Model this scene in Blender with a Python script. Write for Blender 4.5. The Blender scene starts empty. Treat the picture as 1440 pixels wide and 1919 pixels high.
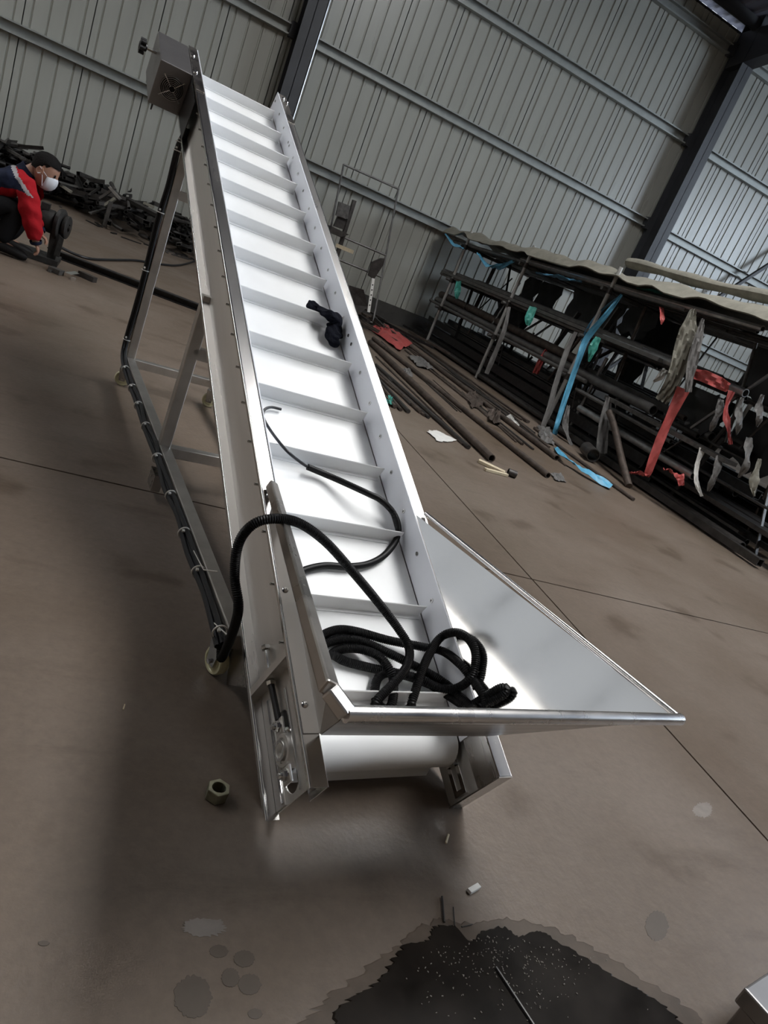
import bpy, bmesh, math, random
import numpy as np
from mathutils import Vector, Matrix
from mathutils.geometry import tessellate_polygon

# ------------------------------------------------------------------ camera
sc = bpy.context.scene
COL = sc.collection
FPX, PITCH, ROLL, YAW, CAMH = 1310.0, 0.3292, 0.40395, 0.4562, 1.05
fwd = np.array([math.sin(YAW)*math.cos(PITCH), math.cos(YAW)*math.cos(PITCH), -math.sin(PITCH)])
rt = np.array([math.cos(YAW), -math.sin(YAW), 0.0]); up = np.cross(rt, fwd)
CR = math.cos(ROLL)*rt + math.sin(ROLL)*up
CU = -math.sin(ROLL)*rt + math.cos(ROLL)*up
CAM = np.array([0.0, 0.0, CAMH])
cam = bpy.data.cameras.new('camera'); camo = bpy.data.objects.new('camera', cam); COL.objects.link(camo)
cam.sensor_fit = 'HORIZONTAL'; cam.sensor_width = 36.0; cam.lens = 36.0*FPX/1440.0
cam.clip_start = 0.05; cam.clip_end = 200
mw = Matrix.Identity(4)
for i in range(3):
    mw[i][0] = CR[i]; mw[i][1] = CU[i]; mw[i][2] = -fwd[i]; mw[i][3] = CAM[i]
camo.matrix_world = mw
sc.camera = camo

# ------------------------------------------------------------------ world, view
w = bpy.data.worlds.new('world'); sc.world = w; w.use_nodes = True
bg = w.node_tree.nodes['Background']; bg.inputs[0].default_value = (0.80, 0.88, 1.0, 1); bg.inputs[1].default_value = 1.0
sc.view_settings.view_transform = 'Standard'; sc.view_settings.look = 'None'
sc.view_settings.gamma = 1.0; sc.view_settings.use_curve_mapping = False
sc.view_settings.exposure = 0.0
sc.cycles.use_denoising = True
sc.cycles.max_bounces = 5; sc.cycles.diffuse_bounces = 3; sc.cycles.glossy_bounces = 3
sc.cycles.use_adaptive_sampling = True; sc.cycles.adaptive_threshold = 0.06
sc.cycles.sample_clamp_indirect = 6.0

# daylight of the hall: roof light panels (built with the roof) and high windows in the side walls
SKYLIGHT = 17.5
RWIN = 14.0
SIDE = .60
SKY = [(4.0, 1.9, -1.0, 6.3), (-6.2, 1.5, 3.0, 10.5)]   # centre x, width, y range per roof strip; second added to brighten left web
RWINY = (-4.6, 4.6); RWINZ = (3.4, 7.3)      # high window in the right hall wall
CONV_O = (0.720918, 1.138094, 0.179022)

# ------------------------------------------------------------------ helpers
random.seed(7)
R_ = random.Random(11)
def ray(x, y):
    return CR*((x-720)/FPX) - CU*((y-959.5)/FPX) + fwd
def fl(x, y, z=0.0):
    d = ray(x, y); return CAM + d*((z-CAMH)/d[2])
def aty(x, y, Y):
    d = ray(x, y); return CAM + d*(Y/d[1])
def atx(x, y, X):
    d = ray(x, y); return CAM + d*(X/d[0])

def link(o, parent=None):
    COL.objects.link(o)
    if parent is not None: o.parent = parent
    return o
def tag(o, label, cat, group=None, kind=None):
    o['label'] = label
    if cat: o['category'] = cat
    if group: o['group'] = group
    if kind: o['kind'] = kind
    return o
def empty(name, loc=(0,0,0), parent=None, rot=None):
    o = bpy.data.objects.new(name, None); link(o, parent); o.location = tuple(loc)
    o.empty_display_size = 0.05
    if rot is not None: o.rotation_euler = rot
    return o

class MB:
    """collects geometry, builds one mesh object"""
    def __init__(s): s.v = []; s.f = []; s.mi = []; s.cur = 0
    def add(s, vs, fs):
        b = len(s.v); s.v += [tuple(map(float, v)) for v in vs]
        for f in fs: s.f.append(tuple(i+b for i in f)); s.mi.append(s.cur)
        return s
    def box(s, c, d, rot=None):
        c = np.array(c, float); h = np.array(d, float)/2
        vs = []
        for sx in (-1, 1):
            for sy in (-1, 1):
                for sz in (-1, 1):
                    p = np.array([sx*h[0], sy*h[1], sz*h[2]])
                    if rot is not None: p = np.array(rot) @ p
                    vs.append(c+p)
        return s.add(vs, [(0,1,3,2),(4,6,7,5),(0,4,5,1),(2,3,7,6),(0,2,6,4),(1,5,7,3)])
    def bx(s, x0, x1, y0, y1, z0, z1):
        return s.box(((x0+x1)/2,(y0+y1)/2,(z0+z1)/2), (abs(x1-x0),abs(y1-y0),abs(z1-z0)))
    def bar(s, a, b, w_, h_, upv=(0,0,1)):
        """rectangular bar from a to b"""
        a = np.array(a, float); b = np.array(b, float); d = b-a; L = np.linalg.norm(d); d /= L
        u = np.cross(d, upv)
        if np.linalg.norm(u) < 1e-4: u = np.cross(d, (1,0,0))
        u /= np.linalg.norm(u); n = np.cross(u, d)
        return s.box((a+b)/2, (w_, L, h_), np.array([u, d, n]).T)
    def hollow(s, a, b, w_, h_, t, upv=(0,0,1)):
        """hollow rectangular tube"""
        a = np.array(a, float); b = np.array(b, float); d = b-a; d /= np.linalg.norm(d)
        u = np.cross(d, upv)
        if np.linalg.norm(u) < 1e-4: u = np.cross(d, (1,0,0))
        u /= np.linalg.norm(u); n = np.cross(u, d)
        vs = []
        for p in (a, b):
            for k in (0, t):
                for sx, sy in ((-1,-1),(1,-1),(1,1),(-1,1)):
                    vs.append(p + u*sx*(w_/2-k) + n*sy*(h_/2-k))
        fs = []
        for i in range(4):
            j = (i+1) % 4
            fs += [(i,j,8+j,8+i), (4+j,4+i,12+i,12+j), (j,i,4+i,4+j), (8+i,8+j,12+j,12+i)]
        return s.add(vs, fs)
    def pipe(s, a, b, r, t, n=10):
        """hollow round tube"""
        a = np.array(a, float); b = np.array(b, float); d = b-a; d /= np.linalg.norm(d)
        u = np.cross(d, (0,0,1))
        if np.linalg.norm(u) < 1e-4: u = np.cross(d, (1,0,0))
        u /= np.linalg.norm(u); q = np.cross(u, d)
        vs = []
        for p in (a, b):
            for rr in (r, r-t):
                for i in range(n):
                    an = 2*math.pi*i/n; vs.append(p + (u*math.cos(an)+q*math.sin(an))*rr)
        fs = []
        for i in range(n):
            j = (i+1) % n
            fs += [(i,j,2*n+j,2*n+i), (n+j,n+i,3*n+i,3*n+j), (j,i,n+i,n+j), (2*n+i,2*n+j,3*n+j,3*n+i)]
        return s.add(vs, fs)
    def cyl(s, a, b, r, r2=None, n=14):
        a = np.array(a, float); b = np.array(b, float); d = b-a; d /= np.linalg.norm(d)
        r2 = r if r2 is None else r2
        u = np.cross(d, (0,0,1))
        if np.linalg.norm(u) < 1e-4: u = np.cross(d, (1,0,0))
        u /= np.linalg.norm(u); q = np.cross(u, d); vs = []
        for p, rr in ((a, r), (b, r2)):
            for i in range(n):
                an = 2*math.pi*i/n; vs.append(p + (u*math.cos(an)+q*math.sin(an))*rr)
        fs = [(i,(i+1)%n,n+(i+1)%n,n+i) for i in range(n)]
        fs += [tuple(range(n))[::-1], tuple(range(n, 2*n))]
        return s.add(vs, fs)
    def lathe(s, c, axis, prof, n=20):
        """prof: list of (along, radius)"""
        c = np.array(c, float); d = np.array(axis, float); d /= np.linalg.norm(d)
        u = np.cross(d, (0,0,1))
        if np.linalg.norm(u) < 1e-4: u = np.cross(d, (1,0,0))
        u /= np.linalg.norm(u); q = np.cross(u, d); vs = []
        for t, r in prof:
            for i in range(n):
                an = 2*math.pi*i/n; vs.append(c + d*t + (u*math.cos(an)+q*math.sin(an))*r)
        fs = []
        for k in range(len(prof)-1):
            for i in range(n):
                j = (i+1) % n; fs.append((k*n+i, k*n+j, (k+1)*n+j, (k+1)*n+i))
        return s.add(vs, fs)
    def sweep(s, pts, rad, n=8, cap=True, flat=None):
        """tube along points; rad scalar or list"""
        P = [np.array(p, float) for p in pts]; m = len(P)
        rad = [rad]*m if np.isscalar(rad) else rad
        nrm = None; vs = []
        for i in range(m):
            t = P[min(i+1, m-1)] - P[max(i-1, 0)]; t /= (np.linalg.norm(t)+1e-12)
            if nrm is None:
                nrm = np.cross(t, (0,0,1))
                if np.linalg.norm(nrm) < 1e-3: nrm = np.cross(t, (1,0,0))
            nrm = nrm - t*(nrm@t); nrm /= (np.linalg.norm(nrm)+1e-12); bn = np.cross(t, nrm)
            for k in range(n):
                an = 2*math.pi*k/n; fa = 1.0 if flat is None else flat
                vs.append(P[i] + (nrm*math.cos(an) + bn*math.sin(an)*fa)*rad[i])
        fs = []
        for i in range(m-1):
            for k in range(n):
                j = (k+1) % n; fs.append((i*n+k, i*n+j, (i+1)*n+j, (i+1)*n+k))
        if cap: fs += [tuple(range(n))[::-1], tuple((m-1)*n+k for k in range(n))]
        return s.add(vs, fs)
    def grid(s, P):
        """P: array [m][n] of points"""
        m, n = len(P), len(P[0]); vs = [p for r in P for p in r]
        return s.add(vs, [(i*n+j, i*n+j+1, (i+1)*n+j+1, (i+1)*n+j) for i in range(m-1) for j in range(n-1)])
    def slab(s, P, t):
        """closed sheet of thickness t from a grid of points"""
        P = np.array(P, float); m, n = P.shape[:2]
        du = np.gradient(P, axis=0); dv = np.gradient(P, axis=1); N = np.cross(du, dv)
        N /= (np.linalg.norm(N, axis=2, keepdims=True)+1e-9)
        A = (P + N*t/2).reshape(-1, 3); Bq = (P - N*t/2).reshape(-1, 3); b = m*n
        fs = []
        for i in range(m-1):
            for j in range(n-1):
                a0, a1, a2, a3 = i*n+j, i*n+j+1, (i+1)*n+j+1, (i+1)*n+j
                fs += [(a0,a3,a2,a1)[::-1], (b+a0,b+a3,b+a2,b+a1)]
        ring = [(0,j) for j in range(n)] + [(i,n-1) for i in range(1,m)] + [(m-1,j) for j in range(n-2,-1,-1)] + [(i,0) for i in range(m-2,0,-1)]
        for k in range(len(ring)):
            p, q = ring[k], ring[(k+1) % len(ring)]
            i0, i1 = p[0]*n+p[1], q[0]*n+q[1]
            fs.append((i0, i1, b+i1, b+i0))
        return s.add(list(A)+list(Bq), fs)
    def poly(s, pts, ext, holes=()):
        """flat polygon (3D pts, optional holes) thickened by vector ext"""
        loops = [[Vector(map(float, p)) for p in L] for L in [pts, *holes]]
        tris = tessellate_polygon(loops); allp = [np.array(p) for L in loops for p in L]; n = len(allp)
        e = np.array(ext, float); vs = allp + [p+e for p in allp]
        fs = [tuple(t) for t in tris] + [tuple(n+i for i in reversed(t)) for t in tris]
        k = 0
        for L in loops:
            m = len(L)
            for i in range(m): fs.append((k+i, k+(i+1) % m, n+k+(i+1) % m, n+k+i))
            k += m
        return s.add(vs, fs)
    def mesh(s, name, mats, smooth=False):
        me = bpy.data.meshes.new(name); me.from_pydata(s.v, [], s.f); me.validate(clean_customdata=False)
        for m in (mats if isinstance(mats, (list, tuple)) else [mats]): me.materials.append(m)
        if len(s.mi) == len(me.polygons) and max(s.mi or [0]) > 0:
            me.polygons.foreach_set('material_index', s.mi)
        bm = bmesh.new(); bm.from_mesh(me); bmesh.ops.recalc_face_normals(bm, faces=bm.faces); bm.to_mesh(me); bm.free()
        if smooth:
            me.polygons.foreach_set('use_smooth', [True]*len(me.polygons))
            try: me.set_sharp_from_angle(angle=math.radians(40))
            except Exception: pass
        me.update(); return me
    def build(s, name, mats, parent=None, smooth=False, bevel=0.0):
        o = bpy.data.objects.new(name, s.mesh(name, mats, smooth)); link(o, parent)
        if bevel:
            b = o.modifiers.new('bevel', 'BEVEL'); b.width = bevel; b.segments = 2; b.limit_method = 'ANGLE'; b.angle_limit = math.radians(40)
        return o
def inst(name, mesh, parent=None, loc=(0,0,0), rot=None, mat4=None):
    o = bpy.data.objects.new(name, mesh); link(o, parent)
    if mat4 is not None: o.matrix_local = mat4
    else:
        o.location = tuple(loc)
        if rot is not None: o.rotation_euler = rot
    return o
def spline(pts, per=12):
    P = [np.array(p, float) for p in pts]; P = [2*P[0]-P[1]] + P + [2*P[-1]-P[-2]]; out = []
    for i in range(1, len(P)-2):
        for k in range(per):
            t = k/per; a, b, c, d = P[i-1:i+3]
            out.append(.5*((2*b) + (c-a)*t + (2*a-5*b+4*c-d)*t*t + (3*b-a-3*c+d)*t**3))
    out.append(P[-2]); return out
def resample(pts, step):
    P = np.array(pts); d = np.r_[0, np.cumsum(np.linalg.norm(np.diff(P, axis=0), axis=1))]
    n = max(2, int(d[-1]/step)); t = np.linspace(0, d[-1], n)
    return np.stack([np.interp(t, d, P[:, k]) for k in range(3)], 1)

# ------------------------------------------------------------------ materials
def mat(name, col, rough=.5, metal=0.0, var=0.0, scale=8.0, bump=0.0, bscale=None, stretch=None, col2=None, rvar=0.0, spec=None, thr=None, trans=0.0):
    m = bpy.data.materials.new(name); m.use_nodes = True; nt = m.node_tree; N = nt.nodes; Lk = nt.links
    b = N['Principled BSDF']; b.inputs['Base Color'].default_value = (*col, 1); b.inputs['Roughness'].default_value = rough
    b.inputs['Metallic'].default_value = metal
    if spec is not None: b.inputs['Specular IOR Level'].default_value = spec
    if trans: b.inputs['Transmission Weight'].default_value = trans
    if var or col2 or bump or rvar:
        tc = N.new('ShaderNodeTexCoord'); mp = N.new('ShaderNodeMapping')
        mp.inputs['Scale'].default_value = stretch or (1, 1, 1)
        Lk.new(tc.outputs['Object'], mp.inputs['Vector'])
        nz = N.new('ShaderNodeTexNoise'); nz.inputs['Scale'].default_value = scale; nz.inputs['Detail'].default_value = 6; nz.inputs['Roughness'].default_value = .6
        Lk.new(mp.outputs[0], nz.inputs['Vector'])
        if var or col2:
            cr = N.new('ShaderNodeValToRGB'); c2 = col2 or tuple(max(0, c*(1-var)) for c in col); c1 = col if col2 else tuple(min(1, c*(1+var)) for c in col)
            lo, hi = thr or (.3, .7)
            cr.color_ramp.elements[0].position = lo; cr.color_ramp.elements[0].color = (*c2, 1)
            cr.color_ramp.elements[1].position = hi; cr.color_ramp.elements[1].color = (*c1, 1)
            Lk.new(nz.outputs['Fac'], cr.inputs[0]); Lk.new(cr.outputs[0], b.inputs['Base Color'])
        if rvar:
            mr = N.new('ShaderNodeMapRange'); mr.inputs['From Min'].default_value = .3; mr.inputs['From Max'].default_value = .7
            mr.inputs['To Min'].default_value = max(.03, rough-rvar); mr.inputs['To Max'].default_value = min(1, rough+rvar)
            Lk.new(nz.outputs['Fac'], mr.inputs[0]); Lk.new(mr.outputs[0], b.inputs['Roughness'])
        if bump:
            n2 = nz
            if bscale:
                n2 = N.new('ShaderNodeTexNoise'); n2.inputs['Scale'].default_value = bscale; n2.inputs['Detail'].default_value = 5
                Lk.new(mp.outputs[0], n2.inputs['Vector'])
            bp = N.new('ShaderNodeBump'); bp.inputs['Strength'].default_value = bump; bp.inputs['Distance'].default_value = .01
            Lk.new(n2.outputs['Fac'], bp.inputs['Height']); Lk.new(bp.outputs[0], b.inputs['Normal'])
    return m
def emat(name, col, strength):
    m = bpy.data.materials.new(name); m.use_nodes = True; nt = m.node_tree; N = nt.nodes
    N.remove(N['Principled BSDF']); e = N.new('ShaderNodeEmission'); e.inputs[0].default_value = (*col, 1); e.inputs[1].default_value = strength
    nt.links.new(e.outputs[0], N['Material Output'].inputs[0]); return m

def floor_material():
    m = bpy.data.materials.new('concrete_floor'); m.use_nodes = True; nt = m.node_tree; N = nt.nodes; Lk = nt.links
    b = N['Principled BSDF']; tc = N.new('ShaderNodeTexCoord')
    def noise(sc_, det=6, ro=.6, st=(1,1,1)):
        mp = N.new('ShaderNodeMapping'); mp.inputs['Scale'].default_value = st; Lk.new(tc.outputs['Object'], mp.inputs[0])
        n = N.new('ShaderNodeTexNoise'); n.inputs['Scale'].default_value = sc_; n.inputs['Detail'].default_value = det; n.inputs['Roughness'].default_value = ro
        Lk.new(mp.outputs[0], n.inputs['Vector']); return n
    def ramp(n, p0, c0, p1, c1):
        r = N.new('ShaderNodeValToRGB'); e = r.color_ramp.elements
        e[0].position = p0; e[0].color = (*c0, 1); e[1].position = p1; e[1].color = (*c1, 1); Lk.new(n.outputs['Fac'], r.inputs[0]); return r
    def mix(a, b_, fac, mode='MIX'):
        x = N.new('ShaderNodeMix'); x.data_type = 'RGBA'; x.blend_type = mode
        if isinstance(fac, (int, float)): x.inputs[0].default_value = fac
        else: Lk.new(fac, x.inputs[0])
        Lk.new(a, x.inputs[6]); Lk.new(b_, x.inputs[7]); return x.outputs[2]
    base = ramp(noise(.7, 8, .65), .3, (.112, .081, .057), .72, (.177, .141, .114))
    fine = ramp(noise(38, 4, .7), .3, (.78, .78, .78), .7, (1.15, 1.15, 1.15))
    c = mix(base.outputs[0], fine.outputs[0], .55, 'MULTIPLY')
    streak = ramp(noise(2.2, 7, .7, (.35, 1.6, 1)), .56, (1, 1, 1), .70, (.62, .58, .54))
    c = mix(c, streak.outputs[0], .8, 'MULTIPLY')
    dark = ramp(noise(3.1, 5, .5), .60, (1, 1, 1), .68, (.58, .53, .47))
    c = mix(c, dark.outputs[0], .75, 'MULTIPLY')
    pale = ramp(noise(1.9, 9, .75), .64, (1, 1, 1), .71, (1.40, 1.40, 1.38))
    c = mix(c, pale.outputs[0], .7, 'MULTIPLY')
    Lk.new(c, b.inputs['Base Color'])
    rr = N.new('ShaderNodeMapRange'); rn = noise(1.3, 6, .6); Lk.new(rn.outputs['Fac'], rr.inputs[0])
    rr.inputs['From Min'].default_value = .3; rr.inputs['From Max'].default_value = .7; rr.inputs['To Min'].default_value = .34; rr.inputs['To Max'].default_value = .58
    Lk.new(rr.outputs[0], b.inputs['Roughness']); b.inputs['Specular IOR Level'].default_value = .45
    bp = N.new('ShaderNodeBump'); bp.inputs['Strength'].default_value = .25; bp.inputs['Distance'].default_value = .004
    bn = noise(60, 5, .6); Lk.new(bn.outputs['Fac'], bp.inputs['Height']); Lk.new(bp.outputs[0], b.inputs['Normal'])
    return m

M = {}
M['floor'] = floor_material()
M['joint'] = mat('joint_filler', (.025, .022, .02), .9)
M['sheet'] = mat('painted_wall_sheet', (.345, .35, .317), .30, 0.0, var=.06, scale=3, stretch=(1, 1, .15), rvar=.04)
M['sheet_roof'] = mat('roof_sheet', (.22, .23, .30), .5, 0.0, var=.1, scale=3)
M['galv'] = mat('galvanised_girt', (.30, .315, .30), .42, .2, var=.12, scale=6)
M['column'] = mat('dark_column_paint', (.040, .042, .048), .5, 0.0, var=.2, scale=3)
M['plinth'] = mat('plinth_concrete', (.05, .048, .045), .85, var=.3, scale=4)
M['hallwall'] = mat('warm_bounce_paint', (.38, .28, .18), .6, var=.05)  # unseen walls tinted brown so their bounce warms the fill
M['steel'] = mat('brushed_stainless', (.82, .80, .77), .50, 1.0, var=.08, scale=5, stretch=(1, .12, 1), rvar=.06)
M['steel_fl'] = mat('smooth_stainless_flange', (.66, .64, .62), .26, 1.0, var=.10, scale=5, stretch=(1, .12, 1), rvar=.07)
M['steel_pol'] = mat('polished_stainless', (.72, .71, .70), .13, 1.0, var=.05, scale=4, rvar=.05)
M['steel_dk'] = mat('satin_stainless_frame', (.46, .43, .40), .30, 1.0, var=.18, scale=6, rvar=.1)
M['bolt'] = mat('zinc_bolt', (.55, .55, .54), .25, 1.0)
M['chrome'] = mat('bright_chrome', (.80, .80, .80), .12, 1.0)
M['belt'] = mat('white_belt', (.87, .88, .885), .33, 0.0, var=.03, scale=5, spec=.5)
M['guard'] = mat('white_guard_plastic', (.74, .755, .80), .38, 0.0, var=.02, scale=5)
M['black'] = mat('black_plastic', (.012, .012, .013), .45)
M['hose'] = mat('black_corrugated_plastic', (.006, .006, .0065), .45, spec=.22)
M['rubber'] = mat('black_cable_rubber', (.010, .011, .014), .5)
M['tie'] = mat('white_zip_tie', (.75, .74, .70), .5)
M['wheel'] = mat('cream_nylon_wheel', (.66, .63, .42), .45, var=.08, scale=20)
M['recess_shade'] = mat('black_recess_shade', (.01, .01, .01), .8)  # black stands in for shade inside the fan opening and bar slots
M['rag'] = mat('black_cloth', (.006, .007, .012), .95, spec=.1, bump=.5, bscale=120, var=.3, scale=30)
M['nut'] = mat('dull_brass_zinc', (.36, .36, .27), .4, .9, var=.2, scale=60)
M['rust'] = mat('rusty_brown_steel', (.085, .066, .055), .6, .35, var=.45, scale=14, bump=.3)
M['mill'] = mat('dark_mill_steel', (.055, .05, .047), .5, .5, var=.4, scale=12)
M['greysteel'] = mat('dusty_grey_steel', (.16, .155, .15), .5, .6, var=.3, scale=10)
M['tubegalv'] = mat('galvanised_tube', (.42, .42, .42), .35, .85, var=.25, scale=14)
M['scaff'] = mat('weathered_scaffold_tube', (.40, .40, .385), .40, .25, var=.2, scale=14)
M['blackiron'] = mat('black_iron_offcut', (.022, .021, .021), .5, .4, var=.5, scale=20)
M['dullend'] = mat('dull_grey_offcut', (.11, .105, .10), .5, .6, var=.4, scale=20)
M['tarp'] = mat('dusty_beige_tarp', (.21, .20, .165), .85, var=.18, scale=9, bump=.5, bscale=25)
M['bluefilm'] = mat('blue_plastic_film', (.10, .36, .55), .45, var=.15, scale=12)
M['darkblue'] = mat('dark_blue_film', (.05, .15, .24), .5, var=.2, scale=12)
M['greenfilm'] = mat('green_plastic_film', (.05, .27, .22), .5, var=.2, scale=12)
M['redfilm'] = mat('red_plastic_film', (.42, .075, .07), .5, var=.2, scale=12)
M['greyfilm'] = mat('grey_dusty_film', (.14, .135, .13), .6, var=.3, scale=9)
M['paper'] = mat('white_paper', (.62, .61, .58), .7, var=.06, scale=20)
M['wood'] = mat('pale_wood', (.55, .47, .33), .7, var=.12, scale=14, stretch=(6, 1, 1))
M['water'] = mat('wet_dark_concrete', (.010, .0072, .0052), .36, 0.0, var=.5, scale=9, bump=.1, spec=.10, rvar=.08)
M['chip'] = mat('pale_grit', (.22, .20, .17), .7)
M['oil'] = mat('dark_oil_spot', (.088, .068, .052), .5, var=.12, scale=14)
M['pale_mark'] = mat('pale_cement_mark', (.195, .168, .146), .6, var=.12, scale=25)
M['skin'] = mat('skin', (.36, .20, .14), .5, var=.08, scale=20)
M['hair'] = mat('black_hair', (.008, .007, .007), .55, spec=.1, bump=.6, bscale=160)
M['red'] = mat('red_jacket_cloth', (.34, .010, .016), .85, spec=.15, var=.12, scale=18, bump=.3, bscale=40)
M['navy'] = mat('navy_jacket_cloth', (.012, .016, .035), .85, spec=.15, var=.2, scale=18, bump=.3, bscale=40)
M['dkpants'] = mat('black_trousers', (.010, .010, .011), .9, spec=.1, bump=.3, bscale=40)
M['stripe'] = mat('grey_reflective_tape', (.32, .31, .32), .5)
M['mask'] = mat('white_mask_cloth', (.62, .65, .70), .8)
M['shoe'] = mat('dark_shoe', (.012, .011, .011), .6, spec=.15)
M['cast'] = mat('dark_cast_iron', (.022, .021, .020), .6, .2, var=.4, scale=25, bump=.3)
M['damp'] = mat('damp_concrete', (.082, .061, .045), .45, var=.25, scale=12, spec=.3)
M['shadefilm'] = mat('rack_shade_film', (.022, .022, .022), .55, var=.4, scale=6)  # for the sheets added to darken the rack
M['steel_box'] = mat('dull_stainless_box', (.30, .29, .29), .42, 1.0, var=.1, scale=6)
M['steel_front'] = mat('scratched_stainless', (.40, .37, .34), .38, 1.0, var=.35, scale=7, stretch=(.25, 2, 2))
M['rail'] = mat('base_rail_stainless', (.56, .54, .51), .42, 1.0, var=.15, scale=9)
M['side_glow'] = emat('daylight_side_window', (.90, .95, 1.0), SIDE)
M['sky_panel'] = emat('daylight_roof_panel', (.98, .98, .97), SKYLIGHT)
M['rwin_glow'] = emat('daylight_right_window', (.74, .86, 1.0), RWIN)

# ================================================================== the hall
WY = 12.0      # inner face line of the rear wall sheets
EAVE = 6.55
XL, XR, YF = -13.0, 19.0, -13.0
fb = MB(); fb.bx(XL, XR, YF, WY+.4, -.30, -.025)
flo = fb.build('floor', M['joint']); tag(flo, 'brown grey concrete floor with thin dark joints', None, kind='structure')
JX, JY, GP = 2.0, 2.385, .0045
for x0, x1 in ((XL, JX-GP), (JX+GP, XR)):
    for y0, y1 in ((YF, JY-GP), (JY+GP, WY+.3)):
        b = MB(); b.bx(x0, x1, y0, y1, -.024, 0.0); b.build('floor_slab', M['floor'], flo)

# rear wall: plinth, ribbed sheets, girts
b = MB(); b.bx(XL, XR, WY-.02, WY+.25, 0, .30)
wall_back = b.build('wall_back', M['plinth']); tag(wall_back, 'rear wall of grey green ribbed sheets on a dark plinth', None, kind='structure')
PIT, NR = .2, 4; SWD = PIT*NR
b = MB(); prof = []
for k in range(NR):
    x = k*PIT
    prof += [(x, 0), (x+.080, 0), (x+.088, .018), (x+.106, .018), (x+.114, 0)]
prof.append((SWD+.012, 0.0))
prof.append((SWD+.012, -.0025))
H0, H1 = .28, EAVE+.02
b.grid([[(x, y, H0) for x, y in prof], [(x, y, H1) for x, y in prof]])
sheet_me = b.mesh('wall_sheet', M['sheet'])
x = XL; k = 0
while x < XR-.2:
    inst('wall_sheet', sheet_me, wall_back, (x, WY, 0)); x += SWD; k += 1
b = MB(); b.bx(XL, XR, WY+.10, WY+.14, .2, EAVE+.1); b.build('outer_skin', M['plinth'], wall_back)

COLX = (-12.35, -5.35, 1.655, 8.66, 15.66)
GZ = (1.80, 3.33, 4.80, 6.28)
gm = {}
for i in range(len(COLX)-1):
    x0, x1 = COLX[i]+.13, COLX[i+1]-.13
    for gz in GZ:
        b = MB()
        pr = [(WY-.005, gz+.075), (WY-.115, gz+.075), (WY-.115, gz+.055), (WY-.108, gz+.055), (WY-.108, gz+.068), (WY-.012, gz+.068),
              (WY-.012, gz-.068), (WY-.108, gz-.068), (WY-.108, gz-.055), (WY-.115, gz-.055), (WY-.115, gz-.075), (WY-.005, gz-.075)]
        b.poly([(x0, y, z) for y, z in pr], (x1-x0, 0, 0)); b.build('girt', M['galv'], wall_back)

# steel H columns
for i, cx in enumerate(COLX):
    b = MB(); d0, d1 = WY-.46, WY-.06; hw = .13
    b.bx(cx-hw, cx+hw, d0, d0+.014, 0, EAVE+.35); b.bx(cx-hw, cx+hw, d1-.014, d1, 0, EAVE+.35)
    b.bx(cx-.005, cx+.005, d0, d1, 0, EAVE+.35)
    co = b.build('steel_column', M['column'])
    nm = {2: 'dark grey steel column behind the top of the white conveyor', 3: 'dark steel column rising behind the covered pipe rack'}.get(i)
    tag(co, nm or 'dark steel column out of view along the rear wall', 'column', 'rear wall columns', 'structure')
    if i in (2, 3):
        b = MB(); b.cyl((cx+.16, WY-.36, 0), (cx+.16, WY-.36, EAVE), .016, n=8)
        if i == 2:
            b.build('down_pipe', M['tubegalv'], co)
        for gz in GZ:
            b = MB(); b.bx(cx-.21, cx-.13, WY-.15, WY-.02, gz-.10, gz+.10); b.build('girt_cleat', M['column'], co)

# diagonal brace right of the rack
b = MB(); b.bar((8.95, WY-.25, .55), (13.9, WY-.25, 6.75), .06, .06)
tag(b.build('wall_brace', M['column']), 'dark diagonal brace bar across the bright ribbed wall at the right', 'brace', kind='structure')

# roof: sheets, purlins, rafters, light panels
SL = .10
def rz(y): return EAVE + (WY - y)*SL
b = MB(); b.poly([(XL, WY+.3, rz(WY+.3)+.25), (XR, WY+.3, rz(WY+.3)+.25), (XR, YF, rz(YF)+.25), (XL, YF, rz(YF)+.25)], (0, 0, .08))
ceil = b.build('ceiling', M['sheet_roof']); tag(ceil, 'blue grey sheet roof above the rear wall', None, kind='structure')
b = MB(); xs = np.arange(5.5, 12.5, .25); P = [[], []]
for x in xs:
    for dx, dz in ((0, 0), (.12, 0), (.14, -.035), (.21, -.035), (.23, 0)):
        P[0].append((x+dx, WY+.25, rz(WY+.25)+.20+dz)); P[1].append((x+dx, WY-4, rz(WY-4)+.20+dz))
b.grid(P); b.build('roof_sheet', M['sheet_roof'], ceil)
for y in (WY-.35, WY-1.8, WY-3.3, WY-4.8, WY-6.3, WY-7.8):
    b = MB(); b.bx(XL, XR, y-.03, y+.03, rz(y)-.02, rz(y)+.16); b.build('purlin', M['column'], ceil)
for i, cx in enumerate(COLX):
    b = MB()
    b.poly([(cx-.125, WY-.05, rz(WY)-.55), (cx-.125, WY-.05, rz(WY)+.02), (cx-.125, YF, rz(YF)+.02), (cx-.125, YF, rz(YF)-.4), (cx-.125, WY-2.2, rz(WY-2.2)-.4)], (.25, 0, 0))
    b.build('rafter', M['column'], ceil)
k = 1
for cx, wd, y0, y1 in SKY:
    b = MB(); b.poly([(cx-wd/2, y1, rz(y1)+.17), (cx+wd/2, y1, rz(y1)+.17), (cx+wd/2, y0, rz(y0)+.17), (cx-wd/2, y0, rz(y0)+.17)], (0, 0, .02))
    o = b.build('window_%d' % k, M['sky_panel']); tag(o, 'unseen daylight strip set in the roof to light the hall', None, kind='structure'); k += 1
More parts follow.
